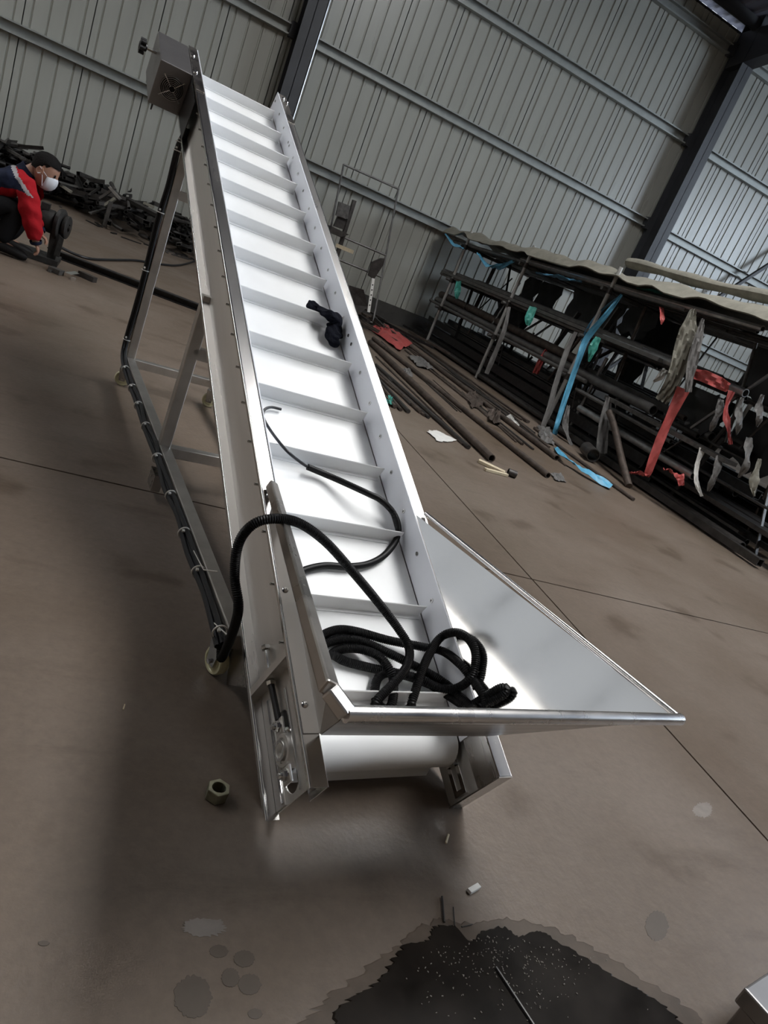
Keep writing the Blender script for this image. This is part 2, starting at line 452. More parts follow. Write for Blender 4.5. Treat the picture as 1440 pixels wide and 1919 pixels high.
# other walls of the hall (behind and beside the camera)
WL = [(XL, -3.0, 3.2), (XL, 10.5, 3.2), (XL, 10.5, 6.4), (XL, -3.0, 6.4)]
b = MB(); b.poly([(XL, YF, 0), (XL, WY, 0), (XL, WY, 9.6), (XL, YF, 9.6)], (-.2, 0, 0), [WL])
tag(b.build('wall_left', M['hallwall']), 'plain hall wall far to the left, tinted brown for warm bounce', None, kind='structure')
b = MB(); b.bx(XL, XR, YF-.2, YF, 0, 9.6); tag(b.build('wall_front', M['hallwall']), 'plain hall wall behind the viewer, tinted brown for warm bounce', None, kind='structure')
g0, g1 = RWINY; h0, h1 = RWINZ
b = MB(); b.poly([(XR, YF, 0), (XR, WY, 0), (XR, WY, 9.6), (XR, YF, 9.6)], (.2, 0, 0), [[(XR, g0, h0), (XR, g1, h0), (XR, g1, h1), (XR, g0, h1)]])
tag(b.build('wall_right', M['hallwall']), 'hall wall with a high daylight window, tinted brown for warm bounce', None, kind='structure')
b = MB(); b.bx(XR+.15, XR+.2, g0, g1, h0, h1); tag(b.build('window_%d' % k, M['rwin_glow']), 'high daylight window in the right hall wall', None, kind='structure'); k += 1
b = MB(); b.bx(XL-.2, XL-.15, -3.0, 10.5, 3.2, 6.4); sw_ = b.build('window_%d' % k, M['side_glow']); tag(sw_, 'long daylight window band high in the left hall wall', None, kind='structure')
for y in np.arange(-3.0, 10.6, 1.5):
    b = MB(); b.bx(XL-.12, XL-.02, y-.04, y+.04, 3.2, 6.4); b.build('mullion', M['column'], sw_)

# ================================================================== the conveyor
CA, CB = -0.14198, 0.41614
LAT = np.array([math.cos(CA), -math.sin(CA), 0.0]); VH = np.array([-LAT[1], LAT[0], 0.0])
AX = np.array([math.sin(CA)*math.cos(CB), math.cos(CA)*math.cos(CB), math.sin(CB)]); NN = np.cross(LAT, AX)
CO = np.array(CONV_O); BL = np.array([LAT, AX, NN])
BW, FP, GH, FW = .4055, .23414, .0877, .0424
HX = BW/2
def loc(p): return BL @ (np.array(p, float) - CO)           # world -> conveyor frame
def uvz(u, v, z): return loc(LAT*u + VH*v + np.array([0, 0, z]))
def onZ(x, y, Z):
    d = ray(x, y); t = (Z - NN @ (CAM-CO))/(NN @ d); return loc(CAM + d*t)
def onX(x, y, X):
    d = ray(x, y); t = (X - LAT @ (CAM-CO))/(LAT @ d); return loc(CAM + d*t)
conv = empty('belt_conveyor', CO)
m4 = Matrix.Identity(4)
for i in range(3):
    m4[i][0] = LAT[i]; m4[i][1] = AX[i]; m4[i][2] = NN[i]; m4[i][3] = CO[i]
conv.matrix_world = m4
tag(conv, 'long inclined stainless steel conveyor with white cleated belt and feed hopper', 'conveyor')

S0, S1, ZB = -.211, 3.16, -.108          # channel ends along the slope, channel bottom
ST = .003
# ---- side channels: C section open outwards, inner lip under the top flange
XW = HX+.0155; XO = HX+FW
def channel(sx):
    e = empty('side_channel', (0, 0, 0), conv)
    xi, xw, xo = sx*(HX+.0035), sx*XW, sx*XO
    slot = []
    if sx < 0:
        cz, r = -.026, .031
        for k in range(11): an = -math.pi/2 + math.pi*k/10; slot.append((xw, -.046 + r*math.cos(an), cz + r*math.sin(an)))
        for k in range(11): an = math.pi/2 + math.pi*k/10; slot.append((xw, -.150 + r*math.cos(an), cz + r*math.sin(an)))
    SW = -.193 if sx < 0 else S0
    b = MB(); b.poly([(xw, SW, ZB), (xw, SW, GH-.003), (xw, S1, GH-.003), (xw, S1, ZB)], (-sx*ST, 0, 0), [slot] if slot else [])
    b.build('web', M['steel'], e)
    # bottom flange with a small turned down edge
    b = MB(); pr = [(xw-sx*.002, ZB+.003), (xo-sx*.003, ZB+.003), (xo-sx*.001, ZB+.002), (xo, ZB-.001), (xo, ZB-.009), (xo-sx*.0025, ZB-.009), (xo-sx*.0025, ZB), (xw-sx*.002, ZB)]
    b.poly([(x, S0, z) for x, z in pr], (0, S1-S0, 0)); b.build('bottom_flange', M['steel_fl'], e)
    # top flange with rounded outer edge and inner lip
    b = MB(); zl = .012
    pr = [(xi, zl), (xi, GH-.002), (xi+sx*.002, GH), (xo-sx*.005, GH), (xo-sx*.0025, GH-.0007), (xo-sx*.0007, GH-.0025), (xo, GH-.005), (xo, GH-.010), (xo-sx*.0025, GH-.010), (xo-sx*.0025, GH-.005), (xo-sx*.005, GH-.003), (xi+sx*.003, GH-.003), (xi+sx*.003, zl)]
    b.poly([(x, S0, z) for x, z in pr], (0, S1-S0, 0)); b.build('top_flange', M['steel_fl'], e)
    # polished rods added along the folded edges to catch highlight lines
    for zc, dx in ((GH-.003, .0028), (ZB+.0005, .0026)):
        b = MB(); b.cyl((xo-sx*dx, S0, zc), (xo-sx*dx, S1, zc), .0032, n=10); b.build('fold_highlight', M['steel_pol'], e, True)
    if sx > 0:
        b = MB(); b.poly([(xi, S0, ZB), (xo, S0, ZB), (xo, S0, GH-.001), (xi, S0, GH-.001)], (0, -.003, 0)); b.build('end_cap', M['steel_dk'], e)
    bm = MB(); bm.cyl((0, 0, 0), (sx*.007, 0, 0), .0062, n=6); bm.cyl((sx*.005, 0, 0), (sx*.022, 0, 0), .0034, n=8)
    me = bm.mesh('bolt', M['bolt'], True)
    s_ = .101
    while s_ < 3.0:
        inst('bolt', me, e, (xw, s_, .050)); s_ += .145
    return e
chL, chR = channel(-1), channel(1)
# ---- white guards
for sx in (-1, 1):
    b = MB(); xg = sx*HX
    b.poly([(xg, -.10, .003), (xg, -.10, GH+.003), (xg, S1+.012, GH+.003), (xg, S1+.02, .003)], (sx*.003, 0, 0))
    gd = b.build('guard_plate', M['guard'], conv)
    bm = MB(); bm.lathe((0, 0, 0), (-sx, 0, 0), [(0, .0062), (.002, .0062), (.0022, .003), (.0005, .0028), (.0005, 0)], 10)
    me = bm.mesh('screw', M['bolt'], True); s_ = .101-.145*0
    k = 0
    while s_ < 3.15:
        inst('screw', me, gd, (xg, s_, .055)); s_ += .145
    inst('screw', me, gd, (xg, 1.308, .054)); inst('screw', me, gd, (xg, 2.68, .054))
# ---- belt (one loop) and flights
RR = .049; sb, stp = -.085, 3.10
prof = []
for k in range(13):
    an = math.pi/2 + math.pi*k/12; prof.append((sb + RR*math.cos(an), -RR + RR*math.sin(an)))
for k in range(13):
    an = -math.pi/2 + math.pi*k/12; prof.append((stp + RR*math.cos(an), -RR + RR*math.sin(an)))
bwx = HX-.0006
inner = [(sb + (y-sb)*.92 if y < sb else (stp + (y-stp)*.92 if y > stp else y), -RR + (z+RR)*.92) for y, z in prof]
b = MB(); n = len(prof)
vs = [(-bwx, y, z) for y, z in prof] + [(bwx, y, z) for y, z in prof] + [(-bwx, y, z) for y, z in inner] + [(bwx, y, z) for y, z in inner]
fs = []
for i in range(n):
    j = (i+1) % n; fs += [(i, j, n+j, n+i), (2*n+j, 2*n+i, 3*n+i, 3*n+j), (i, j, 2*n+j, 2*n+i), (n+j, n+i, 3*n+i, 3*n+j)]
b.add(vs, fs); b.build('belt', M['belt'], conv, True)
fx0, fx1 = -HX+.010, HX-.012
b = MB(); pr = [(-.012, .0), (-.0125, .0022), (-.004, .0035), (-.0022, .008), (-.0018, .043), (0, .0445), (.0018, .043), (.0022, .008), (.006, .0035), (.012, .001), (.012, 0)]
b.poly([(fx0, y, z) for y, z in pr], (fx1-fx0, 0, 0)); b.cur = 0
fme = b.mesh('flight', M['belt'], True)
for k in range(14):
    inst('flight', fme, conv, (0, FP*k, 0))
# flights on the return side
for k in range(13):
    o = inst('flight', fme, conv, (0, FP*k+.09, -2*RR)); o.rotation_euler = (math.pi, 0, 0)
o = inst('flight', fme, conv, (0, sb-RR*math.cos(1.15)-.001, -RR-RR*math.sin(1.15))); o.rotation_euler = (math.pi/2+1.15, 0, 0)
# slider bed and rollers
b = MB(); b.bx(-HX+.002, HX-.002, 0.0, 3.02, -.012, -.0075); b.build('slider_bed', M['steel_dk'], conv)
for y in (sb, stp):
    b = MB(); b.cyl((-HX+.006, y, -RR), (HX-.006, y, -RR), RR*.9, n=24); b.cyl((-HX-.012, y, -RR), (HX+.010, y, -RR), .0125, n=12); b.build('roller', M['steel_dk'], conv, True)
# ---- take-up bearing inside the left channel
xo, xw = -XO, -XW
bz = -.030
brg = empty('bearing_unit', (0, 0, 0), conv); by = -.096
b = MB(); b.lathe((xw+.016, by, bz), (-1, 0, 0), [(0, .034), (.022, .034), (.027, .032), (.0275, .025), (.023, .024), (.023, .020), (.032, .019), (.032, .012), (.022, .0115), (.022, 0)], 28); b.build('housing', M['steel'], brg, True)
b = MB(); b.lathe((xw+.016, by, bz), (-1, 0, 0), [(.029, .0205), (.0325, .0205), (.0325, .0150), (.029, .0150)], 28); b.build('inner_ring', M['chrome'], brg, True)
for dy in (.048, -.050):
    b = MB(); b.bx(xw-.010, xw-.004, by+dy-.017, by+dy+.017, bz-.018, bz+.018); b.build('lug', M['steel'], brg, bevel=.002)
    b = MB(); b.lathe((xw-.010, by+dy, bz+.002), (-1, 0, 0), [(0, .0135), (.003, .0135), (.003, 0)], 16)
    for r_, t0, t1 in ((.0105, .003, .011), (.006, .011, .018)): b.cyl((xw-.010-t0, by+dy, bz+.002), (xw-.010-t1, by+dy, bz+.002), r_, n=6 if r_ > .008 else 12)
    b.build('nut_and_stud', M['chrome'], brg)
b = MB(); b.cyl((xw-.004, by+.026, bz+.030), (xw-.012, by+.030, bz+.036), .004, n=8); b.build('grease_nipple', M['chrome'], brg)
b = MB(); b.poly([(xw-.0005, .044, ZB+.004), (xw-.0005, .044, -.062), (xw-.0005, -.191, -.062), (xw-.0005, -.191, ZB+.004)], (-.003, 0, 0)); b.build('mount_plate', M['steel'], conv)
b = MB(); b.bx(xw-.006, xw-.0035, -.186, .030, -.075, -.064); b.bx(xw-.004, xw-.0015, -.186, .02, .004, .008); b.build('slide_strip', M['steel_pol'], conv)
# bracket across the channel and take-up bolt
b = MB(); b.poly([(xw, .055, ZB+.003), (xo+.001, .055, ZB+.003), (xo+.001, .055, GH-.010), (xw, .055, GH-.004)], (0, .004, 0)); b.poly([(xo+.0005, .055, ZB+.003), (xo+.0005, .072, ZB+.003), (xo+.0005, .072, GH-.012), (xo+.0005, .055, GH-.010)], (.003, 0, 0))
b.build('takeup_bracket', M['steel'], conv)
xt = xw-.013
b = MB(); b.cyl((xt, .046, bz), (xt, .128, bz), .0050, n=10); b.cyl((xt, .128, bz), (xt, .137, bz), .0100, n=6); b.cyl((xt, .044, bz), (xt, .053, bz), .0100, n=6); b.build('takeup_bolt', M['bolt'], conv)
b = MB(); b.cyl((xt, .046, bz), (xw-.008, -.032, bz), .0068, n=10); b.build('threaded_rod', M['black'], conv)
# slot plate and bolt inside the right channel
xr_ = XW-ST
b = MB(); sl = [(xr_-.001, -.128, -.066), (xr_-.001, -.128, -.048), (xr_-.001, -.188, -.048), (xr_-.001, -.188, -.066)]
b.poly([(xr_-.001, -.092, -.078), (xr_-.001, -.092, -.036), (xr_-.001, -.200, -.036), (xr_-.001, -.200, -.078)], (-.002, 0, 0), [sl]); b.build('slot_plate', M['chrome'], conv)
b = MB(); b.bx(xr_-.010, xr_-.003, -.135, -.105, -.072, -.042); b.cyl((xr_-.010, -.120, -.057), (xr_-.024, -.120, -.057), .008, n=6); b.build('slot_bolt', M['chrome'], conv)

# ---- feed hopper
hop = empty('feed_hopper', (0, 0, 0), conv)
ZT = .44
bl_, br_ = np.array((-.222, .492, GH+.004)), np.array((.236, .500, GH+.004))
pa = onZ(617, 1292, ZT); pb = onZ(651, 1338, ZT-.004); pr_ = onZ(1270, 1348, ZT-.004)
fl_, fr_ = np.array((-HX-.003, -.114, GH+.003)), np.array((HX+.006, -.122, GH+.003))
def sheet(name, pts, n_, t=.002, m='steel_pol'):
    b = MB(); pts = [np.array(p) for p in pts]; nn = np.cross(pts[1]-pts[0], pts[2]-pts[0]); nn /= np.linalg.norm(nn)
    vs = pts + [p + nn*t for p in pts]; k = len(pts)
    b.add(vs, [tuple(range(k)), tuple(range(2*k-1, k-1, -1))] + [(i, (i+1) % k, k+(i+1) % k, k+i) for i in range(k)])
    return b.build(name, M[m], hop)
sheet('left_plate', [np.array((-HX-.003, .488, GH+.003)), fl_, pa], 1, m='steel')
sheet('left_corner', [fl_, pb, pa], 1, m='steel')
sheet('front_plate', [fl_, fr_, pr_, pb], 1, m='steel_front')
sheet('right_plate', [fr_, np.array((HX+.006, .498, GH+.003)), pr_], 1)
def lip(name, a, b_, inward, wd=.022, ht=.024, m='steel_dk'):
    b = MB(); a = np.array(a); b_ = np.array(b_)
    b.bar(a, b_, wd, ht, upv=inward); return b.build(name, M[m], hop, bevel=.004)
lip('left_rim', bl_+np.array((-.002, .0, .010)), pa, (.2, 0, 1))
lip('corner_rim', pa, pb, (0, 0, 1), m='steel_fl')
def round_lip(name, a, b_, r, r2):
    b = MB(); b.sweep([a, a+(b_-a)*.02, a+(b_-a)*.98, b_], [r, r, r2, r2], 18); return b.build(name, M['steel_fl'], hop, True)
round_lip('front_rim', pb+(pb-pr_)*.004, pr_+(pr_-pb)*.012, .0125, .0115)
round_lip('right_rim', br_+np.array((0, .0, .008)), pr_+(pr_-pb)*.010, .006, .0085)
for sx in (-1, 1):
    b = MB(); b.bx(sx*(HX+.004), sx*(HX+FW-.003), -.112, .492, GH+.0005, GH+.003); b.build('foot_flange', M['steel_fl'], hop)
    bm = MB(); bm.lathe((0, 0, 0), (0, 0, 1), [(0, .007), (.002, .007), (.004, .005), (.0045, .002), (.003, 0)], 12); me = bm.mesh('screw', M['chrome'], True)
    for s_ in (.468, .205, -.055): inst('screw', me, hop, (sx*(HX+FW*.62), s_, GH+.003))

# ---- motor box with fan at the head
mb = empty('motor_box', (0, 0, 0), conv)
x0, x1, y0, y1, z0, z1 = -.385, -.2475, 2.85, 3.17, -.102, .086
b = MB(); b.bx(x0, x1, y0, y1, z0, z1); b.build('housing', M['steel_box'], mb, bevel=.003)
fc = ((x0+x1)/2+.006, y0, (z0+z1)/2+.005)
fan = MB()
for r_ in (.014, .021, .028, .035, .042, .049): 
    pts = [(fc[0]+r_*math.cos(a), fc[1]-.006-.006*(1-r_/.05), fc[2]+r_*math.sin(a)) for a in np.linspace(0, 2*math.pi, 29)]; fan.sweep(pts, .0012, 5, False)
for k in range(4):
    an = math.pi/4 + k*math.pi/2; fan.cyl((fc[0]+.01*math.cos(an), fc[1]-.011, fc[2]+.01*math.sin(an)), (fc[0]+.062*math.cos(an), fc[1]-.004, fc[2]+.062*math.sin(an)), .0014, n=6)
    fan.cyl((fc[0]+.062*math.cos(an), fc[1], fc[2]+.062*math.sin(an)), (fc[0]+.062*math.cos(an), fc[1]-.006, fc[2]+.062*math.sin(an)), .004, n=8)
fan.build('fan_guard', M['chrome'], mb, True)
b = MB(); b.cyl((fc[0], fc[1]+.001, fc[2]), (fc[0], fc[1]-.0015, fc[2]), .050, n=28); b.build('fan_opening', M['recess_shade'], mb)  # black disc in place of the shaded opening
b = MB()
for k in range(7):
    an = 2*math.pi*k/7; b.poly([(fc[0]+.012*math.cos(an), fc[1]-.002, fc[2]+.012*math.sin(an)), (fc[0]+.046*math.cos(an+.1), fc[1]-.002, fc[2]+.046*math.sin(an+.1)), (fc[0]+.046*math.cos(an+.6), fc[1]-.002, fc[2]+.046*math.sin(an+.6))], (0, -.0012, 0))
b.build('fan_blade', M['black'], mb)
# knob
b = MB(); kx, ky, kz = x0, 3.02, .045
b.cyl((kx, ky, kz), (kx-.05, ky, kz), .006, n=10); b.build('knob_stem', M['bolt'], mb)
b = MB(); b.lathe((kx-.042, ky, kz), (-1, 0, 0), [(0, .014), (.012, .018), (.030, .020), (.034, .014), (.034, 0)], 16)
for k in range(6):
    an = 2*math.pi*k/6; b.cyl((kx-.050, ky+.023*math.cos(an), kz+.023*math.sin(an)), (kx-.073, ky+.023*math.cos(an), kz+.023*math.sin(an)), .0095, n=10)
b.build('knob', M['black'], mb, True)
b = MB(); b.cyl((x0+.025, y0+.03, z0), (x0+.025, y0+.03, z0-.035), .005, .003, n=8); b.build('cable_gland', M['black'], mb)
# cover plate and head bolts on the channel top
b = MB(); b.bx(xo-.001, -HX-.006, 2.70, 3.175, GH, GH+.004); b.build('head_cover', M['steel_dk'], conv, bevel=.002)
b = MB(); b.bx(HX+.006, -xo, 2.86, 3.165, GH, GH+.003); b.build('head_cover', M['steel_dk'], conv, bevel=.002)
bm = MB(); bm.lathe((0, 0, 0), (0, 0, 1), [(0, .009), (.004, .009), (.008, .005), (.009, 0)], 12); me = bm.mesh('cap_bolt', M['chrome'], True)
for x_, y_ in ((xo+.012, 3.06), (xo+.012, 2.88), (HX+.02, 3.11), (HX+.034, 3.08)): inst('cap_bolt', me, conv, (x_, y_, GH+.003))
# head bearing block on the left web
b = MB(); b.bx(xo-.004, xo-.001, 2.62, 2.86, -.10, .07); b.build('drive_plate', M['black'], conv, bevel=.002)

# ---- wheeled base frame (vertical posts, rails at floor height)
TS = .040
ul_f, ul_b, ur_f, ur_b = .637, .668, 1.088, 1.108
v_f, v_b, v_m, zr = 1.285, 3.53, 2.44, .122
def lerp(a, b_, t): return a+(b_-a)*t
def um(v, s): t = (v-v_f)/(v_b-v_f); return lerp(ul_f, ul_b, t) if s < 0 else lerp(ur_f, ur_b, t)
ZUP = tuple(loc(CO+np.array([0, 0, 1.0])))
def hb(name, a, b_, w_=TS, h_=TS, m='rail', u_=None):
    b = MB(); b.bar(uvz(*a), uvz(*b_), w_, h_, upv=u_ or ZUP); return b.build(name, M[m], conv, bevel=.003)
for s in (-1, 1):
    hb('base_rail', (um(v_f, s), v_f, zr), (um(v_b, s), v_b+.02, zr+.004))
    for v, zt in ((v_b, 1.16), (v_m, .70)):
        # clip post top below the channel
        hb('post', (um(v, s), v, zr), (um(v, s), v, zt), u_=tuple(loc(CO+LAT)))
for v in (v_b, v_m):
    hb('cross_bar', (um(v, -1), v, zr), (um(v, 1), v, zr))
hb('cross_bar', (um(v_b, -1), v_b, .93), (um(v_b, 1), v_b, .93))
hb('cross_bar', (um(v_m, -1)-.0, v_m, .50), (um(v_m, 1), v_m, .50))
hb('cross_bar', (um(v_f, -1), v_f+.03, zr), (um(v_f, 1), v_f+.03, zr))
b = MB(); b.bar(uvz(um(2.3, -1)-.03, 2.26, .06), uvz(um(2.3, -1)-.03, 2.34, .06), .03, .06, upv=ZUP); b.build('stop_block', M['steel_dk'], conv)
# casters
def caster(u, v, turn):
    e = empty('caster', tuple(uvz(u, v, 0)), conv)
    def w_(dx, dy, dz):       # caster frame: dx lateral, dy trail, dz up
        c, s_ = math.cos(turn), math.sin(turn)
        return uvz(u + dx*c - dy*s_, v + dx*s_ + dy*c, dz) - uvz(u, v, 0)
    b = MB(); axv = w_(1, 0, 0) - w_(0, 0, 0)
    r = .036
    b.lathe(w_(-.013, 0, r), axv, [(0, .012), (0, .020), (.003, .022), (.003, r-.010), (0, r-.008), (0, r-.003), (.004, r), (.022, r), (.026, r-.003), (.026, r-.008), (.023, r-.010), (.023, .022), (.026, .020), (.026, .012)], 26)
    b.build('wheel', M['wheel'], e, True)
    b = MB()
    for sx in (-1, 1):
        b.poly([w_(sx*.017, -.014, r-.010), w_(sx*.017, .014, r-.010), w_(sx*.017, .016, r+.008), w_(sx*.017, .022, .086), w_(sx*.017, -.022, .086), w_(sx*.017, -.016, r+.008)], w_(sx*.0025, 0, 0)-w_(0, 0, 0))
    b.poly([w_(-.0195, -.022, .086), w_(.0195, -.022, .086), w_(.0195, .022, .086), w_(-.0195, .022, .086)], w_(0, 0, .003)-w_(0, 0, 0))
    b.build('fork', M['bolt'], e)
    b = MB(); b.cyl(w_(-.026, 0, r), w_(.026, 0, r), .006, n=6); b.build('axle', M['chrome'], e)
    b = MB(); b.cyl(w_(0, 0, .088), w_(0, 0, .104), .018, n=14); b.build('swivel', M['bolt'], e)
for s in (-1, 1):
    caster(um(v_b, s)-.012, v_b-.015, 1.35 if s < 0 else 1.25)
    caster(um(v_f, s)-.012, v_f+.045, .30)
b = MB(); uq = um(v_f, -1)+.012
fp = [(lambda a: loc(CAM + ray(*a)*((uq - LAT @ CAM)/(LAT @ ray(*a)))))(p_) for p_ in ((430, 1216), (451, 1188), (462, 1288), (425, 1283))]
b.poly(fp, tuple(np.array((.006, 0, 0)))); b.build('front_leg', M['steel_dk'], conv)
# ---- cable bundle tied along post and rail
cb = empty('cable_bundle', (0, 0, 0), conv)
for dx, dz, r_ in ((-.030, 0, .0085), (-.030, .014, .0075), (-.042, .005, .0075)):
    pts = [uvz(um(v_b, -1)+dx+.02, v_b-.02, 1.20), uvz(um(v_b, -1)+dx, v_b-.010, 1.12)]
    for z in (.95, .8, .6, .4, .25): pts.append(uvz(um(v_b, -1)+dx + .003*math.sin(z*21+dz*90), v_b-.010+dz, z))
    pts += [uvz(um(v_b, -1)+dx-.002, v_b-.018, .165+dz), uvz(um(v_b-.08, -1)+dx, v_b-.08, .128+dz)]
    for v in np.arange(3.3, 1.4, -.2): pts.append(uvz(um(v, -1)+dx + .004*math.sin(v*17+dz*200), v, .118+dz + .004*math.sin(v*11)))
    pts += [uvz(um(1.35, -1)+dx, 1.36, .11+dz), uvz(um(1.3, -1)+dx, 1.29, .10+dz)]
    b = MB(); b.sweep(resample(spline(pts, 8), .02), r_, 8); b.build('cable', M['rubber'], cb, True)
def tie(px, py, vert):
    # ring round cable bundle where the ray meets the bundle plane
    uu = um(v_b if vert else 2.4, -1)-.034
    d = ray(px, py); t = (uu - LAT @ CAM)/(LAT @ d); P_ = CAM + d*t; v, z = VH @ P_, P_[2]
    if vert: v = v_b-.008
    else: z = .122; 
    uu = um(v, -1)-.032
    b = MB(); ring = []
    for k in range(17):
        an = 2*math.pi*k/16
        ring.append(uvz(uu-.004+.017*math.cos(an), v + (.016*math.sin(an) if vert else 0), z + .004 + (0 if vert else .018*math.sin(an))))
    b.sweep(ring, .0024, 5, False); c = uvz(uu-.012, v-.01, z+.016); b.box(c, (.007, .007, .006)); b.build('zip_tie', M['tie'], cb)
for p_ in ((337, 268), (328, 283), (298, 397), (272, 507), (238, 637)): tie(*p_, True)
for p_ in ((234, 679), (248, 714), (260, 751), (274, 796), (296, 860), (323, 934), (352, 1000), (382, 1068), (424, 1188)): tie(*p_, False)
for px, py, tails in ((382, 1068, ((363, 1032), (408, 1071))), (424, 1188, ((392, 1159), (436, 1187), (432, 1200)))):
    for t in tails:
        d0, d1 = (lambda a: loc(CAM + ray(*a)*((.600 - LAT @ CAM)/(LAT @ ray(*a)))))((px, py)), (lambda a: loc(CAM + ray(*a)*((.598 - LAT @ CAM)/(LAT @ ray(*a)))))(t)
        b = MB(); b.cyl(d0, d1, .0014, n=5); b.build('tie_tail', M['tie'], cb)

# ================================================================== hose and rag on the conveyor
def cw(p): return CO + np.array(p) @ BL
def hose_mesh(pts, r=.0098, pitch=.0046, ridge=.0013):
    P = resample(pts, pitch/2); rad = [r + (ridge if i % 2 else -ridge*.4) for i in range(len(P))]
    b = MB(); b.sweep(P, rad, 9); return b
def pz(lst):
    out = []
    for x, y, z in lst:
        p = onZ(x, y, z)
        while z < .4 and p[0] > (HX-.014 if z < GH+.01 else HX-.012+.44*(z-GH)): z += .004; p = onZ(x, y, z)
        out.append(cw(p))
    return out
start = [LAT*(um(1.29, -1)-.030) + VH*1.30 + np.array([0, 0, .10]), LAT*.606 + VH*1.268 + np.array([0, 0, .092])]
A = pz([(446, 1150, .03), (440, 1080, .09), (447, 1020, .15), (473, 984, .20), (512, 972, .225), (560, 980, .215), (610, 1015, .185), (660, 1070, .14), (710, 1130, .09), (748, 1180, .06), (767, 1215, .055), (763, 1248, .06), (740, 1278, .055), (707, 1313, .04), (706, 1326, .03)])
E_ = pz([(722, 1332, .025), (735, 1318, .03), (738, 1280, .035), (729, 1253, .04), (707, 1228, .035), (671, 1216, .02), (640, 1217, .015), (622, 1226, .015)])
D_ = pz([(630, 1230, .018), (649, 1240, .014), (693, 1251, .014), (738, 1260, .02), (782, 1271, .03), (827, 1290, .045), (858, 1289, .07), (882, 1271, .085), (891, 1244, .10), (890, 1217, .11), (875, 1194, .105), (853, 1185, .09), (827, 1194, .07), (807, 1222, .055), (791, 1258, .05), (773, 1313, .035), (768, 1328, .02)])
F_ = pz([(735, 1336, .012), (708, 1318, .012), (703, 1293, .014), (709, 1271, .016), (726, 1261, .018), (760, 1266, .03), (800, 1280, .022), (835, 1300, .03), (868, 1321, .045), (880, 1324, .06)])
G_ = pz([(915, 1303, .12), (938, 1290, .155), (950, 1291, .165), (940, 1304, .15), (905, 1322, .105)])
B_ = pz([(911, 1322, .075), (903, 1298, .07), (884, 1271, .065), (862, 1244, .06), (831, 1221, .05), (786, 1211, .035), (729, 1200, .02), (671, 1184, .014), (635, 1180, .013), (606, 1190, .013), (592, 1206, .013), (600, 1212, .013)])
C_ = pz([(616, 1204, .014), (644, 1198, .014), (680, 1202, .016), (729, 1224, .03), (787, 1253, .035), (831, 1278, .04), (858, 1302, .04), (880, 1322, .045), (890, 1330, .04)])
pts = spline(start + A + E_ + D_ + F_ + G_ + B_ + C_, 14)
o = hose_mesh(pts).build('corrugated_hose', M['hose'], None, True)
tag(o, 'black corrugated conduit hose arching over the steel side and coiled in the hopper', 'hose')
U_ = pz([(545, 1100, .012), (556, 1078, .012), (575, 1067, .012), (610, 1060, .012), (650, 1062, .013), (690, 1057, .013), (720, 1041, .014), (741, 1015, .016), (747, 990, .02), (738, 962, .04), (715, 938, .052), (690, 925, .05), (640, 902, .03), (610, 889, .02), (577, 875, .024)])
he = empty('hose_end', tuple(U_[0])); tag(he, 'loose hose end with thin black wire lying on the white belt', 'hose')
b = hose_mesh(spline(U_, 12), .0088, .0046, .0006); b.v = [tuple(np.array(v)-U_[0]) for v in b.v]; b.build('hose', M['hose'], he, True)
wr = pz([(579, 876, .024), (562, 865, .035), (540, 847, .056), (520, 824, .045), (503, 800, .010), (493, 780, .014), (496, 768, .016), (508, 763, .012), (527, 767, .010)])
b = MB(); b.sweep(np.array(resample(spline(wr, 8), .008))-U_[0], .0042, 7); b.build('wire', M['rubber'], he, True)

# black rag draped over a flight
ctl = [(577, 569, .035, .018), (588, 577, .030, .030), (600, 583, .032, .026), (612, 588, .050, .022), (622, 592, .062, .026), (629, 600, .055, .030), (628, 615, .035, .028), (624, 628, .028, .032), (628, 640, .022, .026), (634, 645, .016, .012)]
P = spline([cw(onZ(x, y, z)) for x, y, z, r in ctl], 6); rad = np.interp(np.linspace(0, 1, len(P)), np.linspace(0, 1, len(ctl)), [c[3] for c in ctl])
b = MB(); rr = random.Random(3); n = 16; vs = []
for i, p in enumerate(P):
    t = P[min(i+1, len(P)-1)] - P[max(i-1, 0)]; t = t/np.linalg.norm(t); s1 = np.cross(t, NN); s1 /= np.linalg.norm(s1); s2 = np.cross(s1, t)
    for k in range(n):
        an = 2*math.pi*k/n
        f = 1 + .20*math.sin(3*an + i*.45) + .14*math.sin(5*an - i*.8) + rr.uniform(-.05, .05)
        vs.append(p + (s1*math.cos(an) + s2*math.sin(an)*.62)*rad[i]*f)
fs = [(i*n+k, i*n+(k+1) % n, (i+1)*n+(k+1) % n, (i+1)*n+k) for i in range(len(P)-1) for k in range(n)]
fs += [tuple(range(n))[::-1], tuple((len(P)-1)*n+k for k in range(n))]
b.add(vs, fs); o = b.build('cloth_rag', M['rag'], None, True); sm = o.modifiers.new('sub', 'SUBSURF'); sm.levels = 1; sm.render_levels = 2
tag(o, 'crumpled black cloth draped over a white belt cleat', 'rag')

# ================================================================== things on the near floor
def rel(o, base):
    """move a mesh object's origin to base"""
    return o
# hexagon nut
c = fl(404, 1493); b = MB(); n = 6; hole = []
rot = .35
outer = [(c[0]+.0235*math.cos(rot+2*math.pi*k/6), c[1]+.0235*math.sin(rot+2*math.pi*k/6), .001) for k in range(6)]
hole = [(c[0]+.0135*math.cos(2*math.pi*k/18), c[1]+.0135*math.sin(2*math.pi*k/18), .001) for k in range(18)]
b.poly(outer, (0, 0, .024), [hole]); tag(b.build('hex_nut', M['nut'], None, bevel=.0015), 'large dull hexagon nut lying on the floor left of the conveyor foot', 'nut')

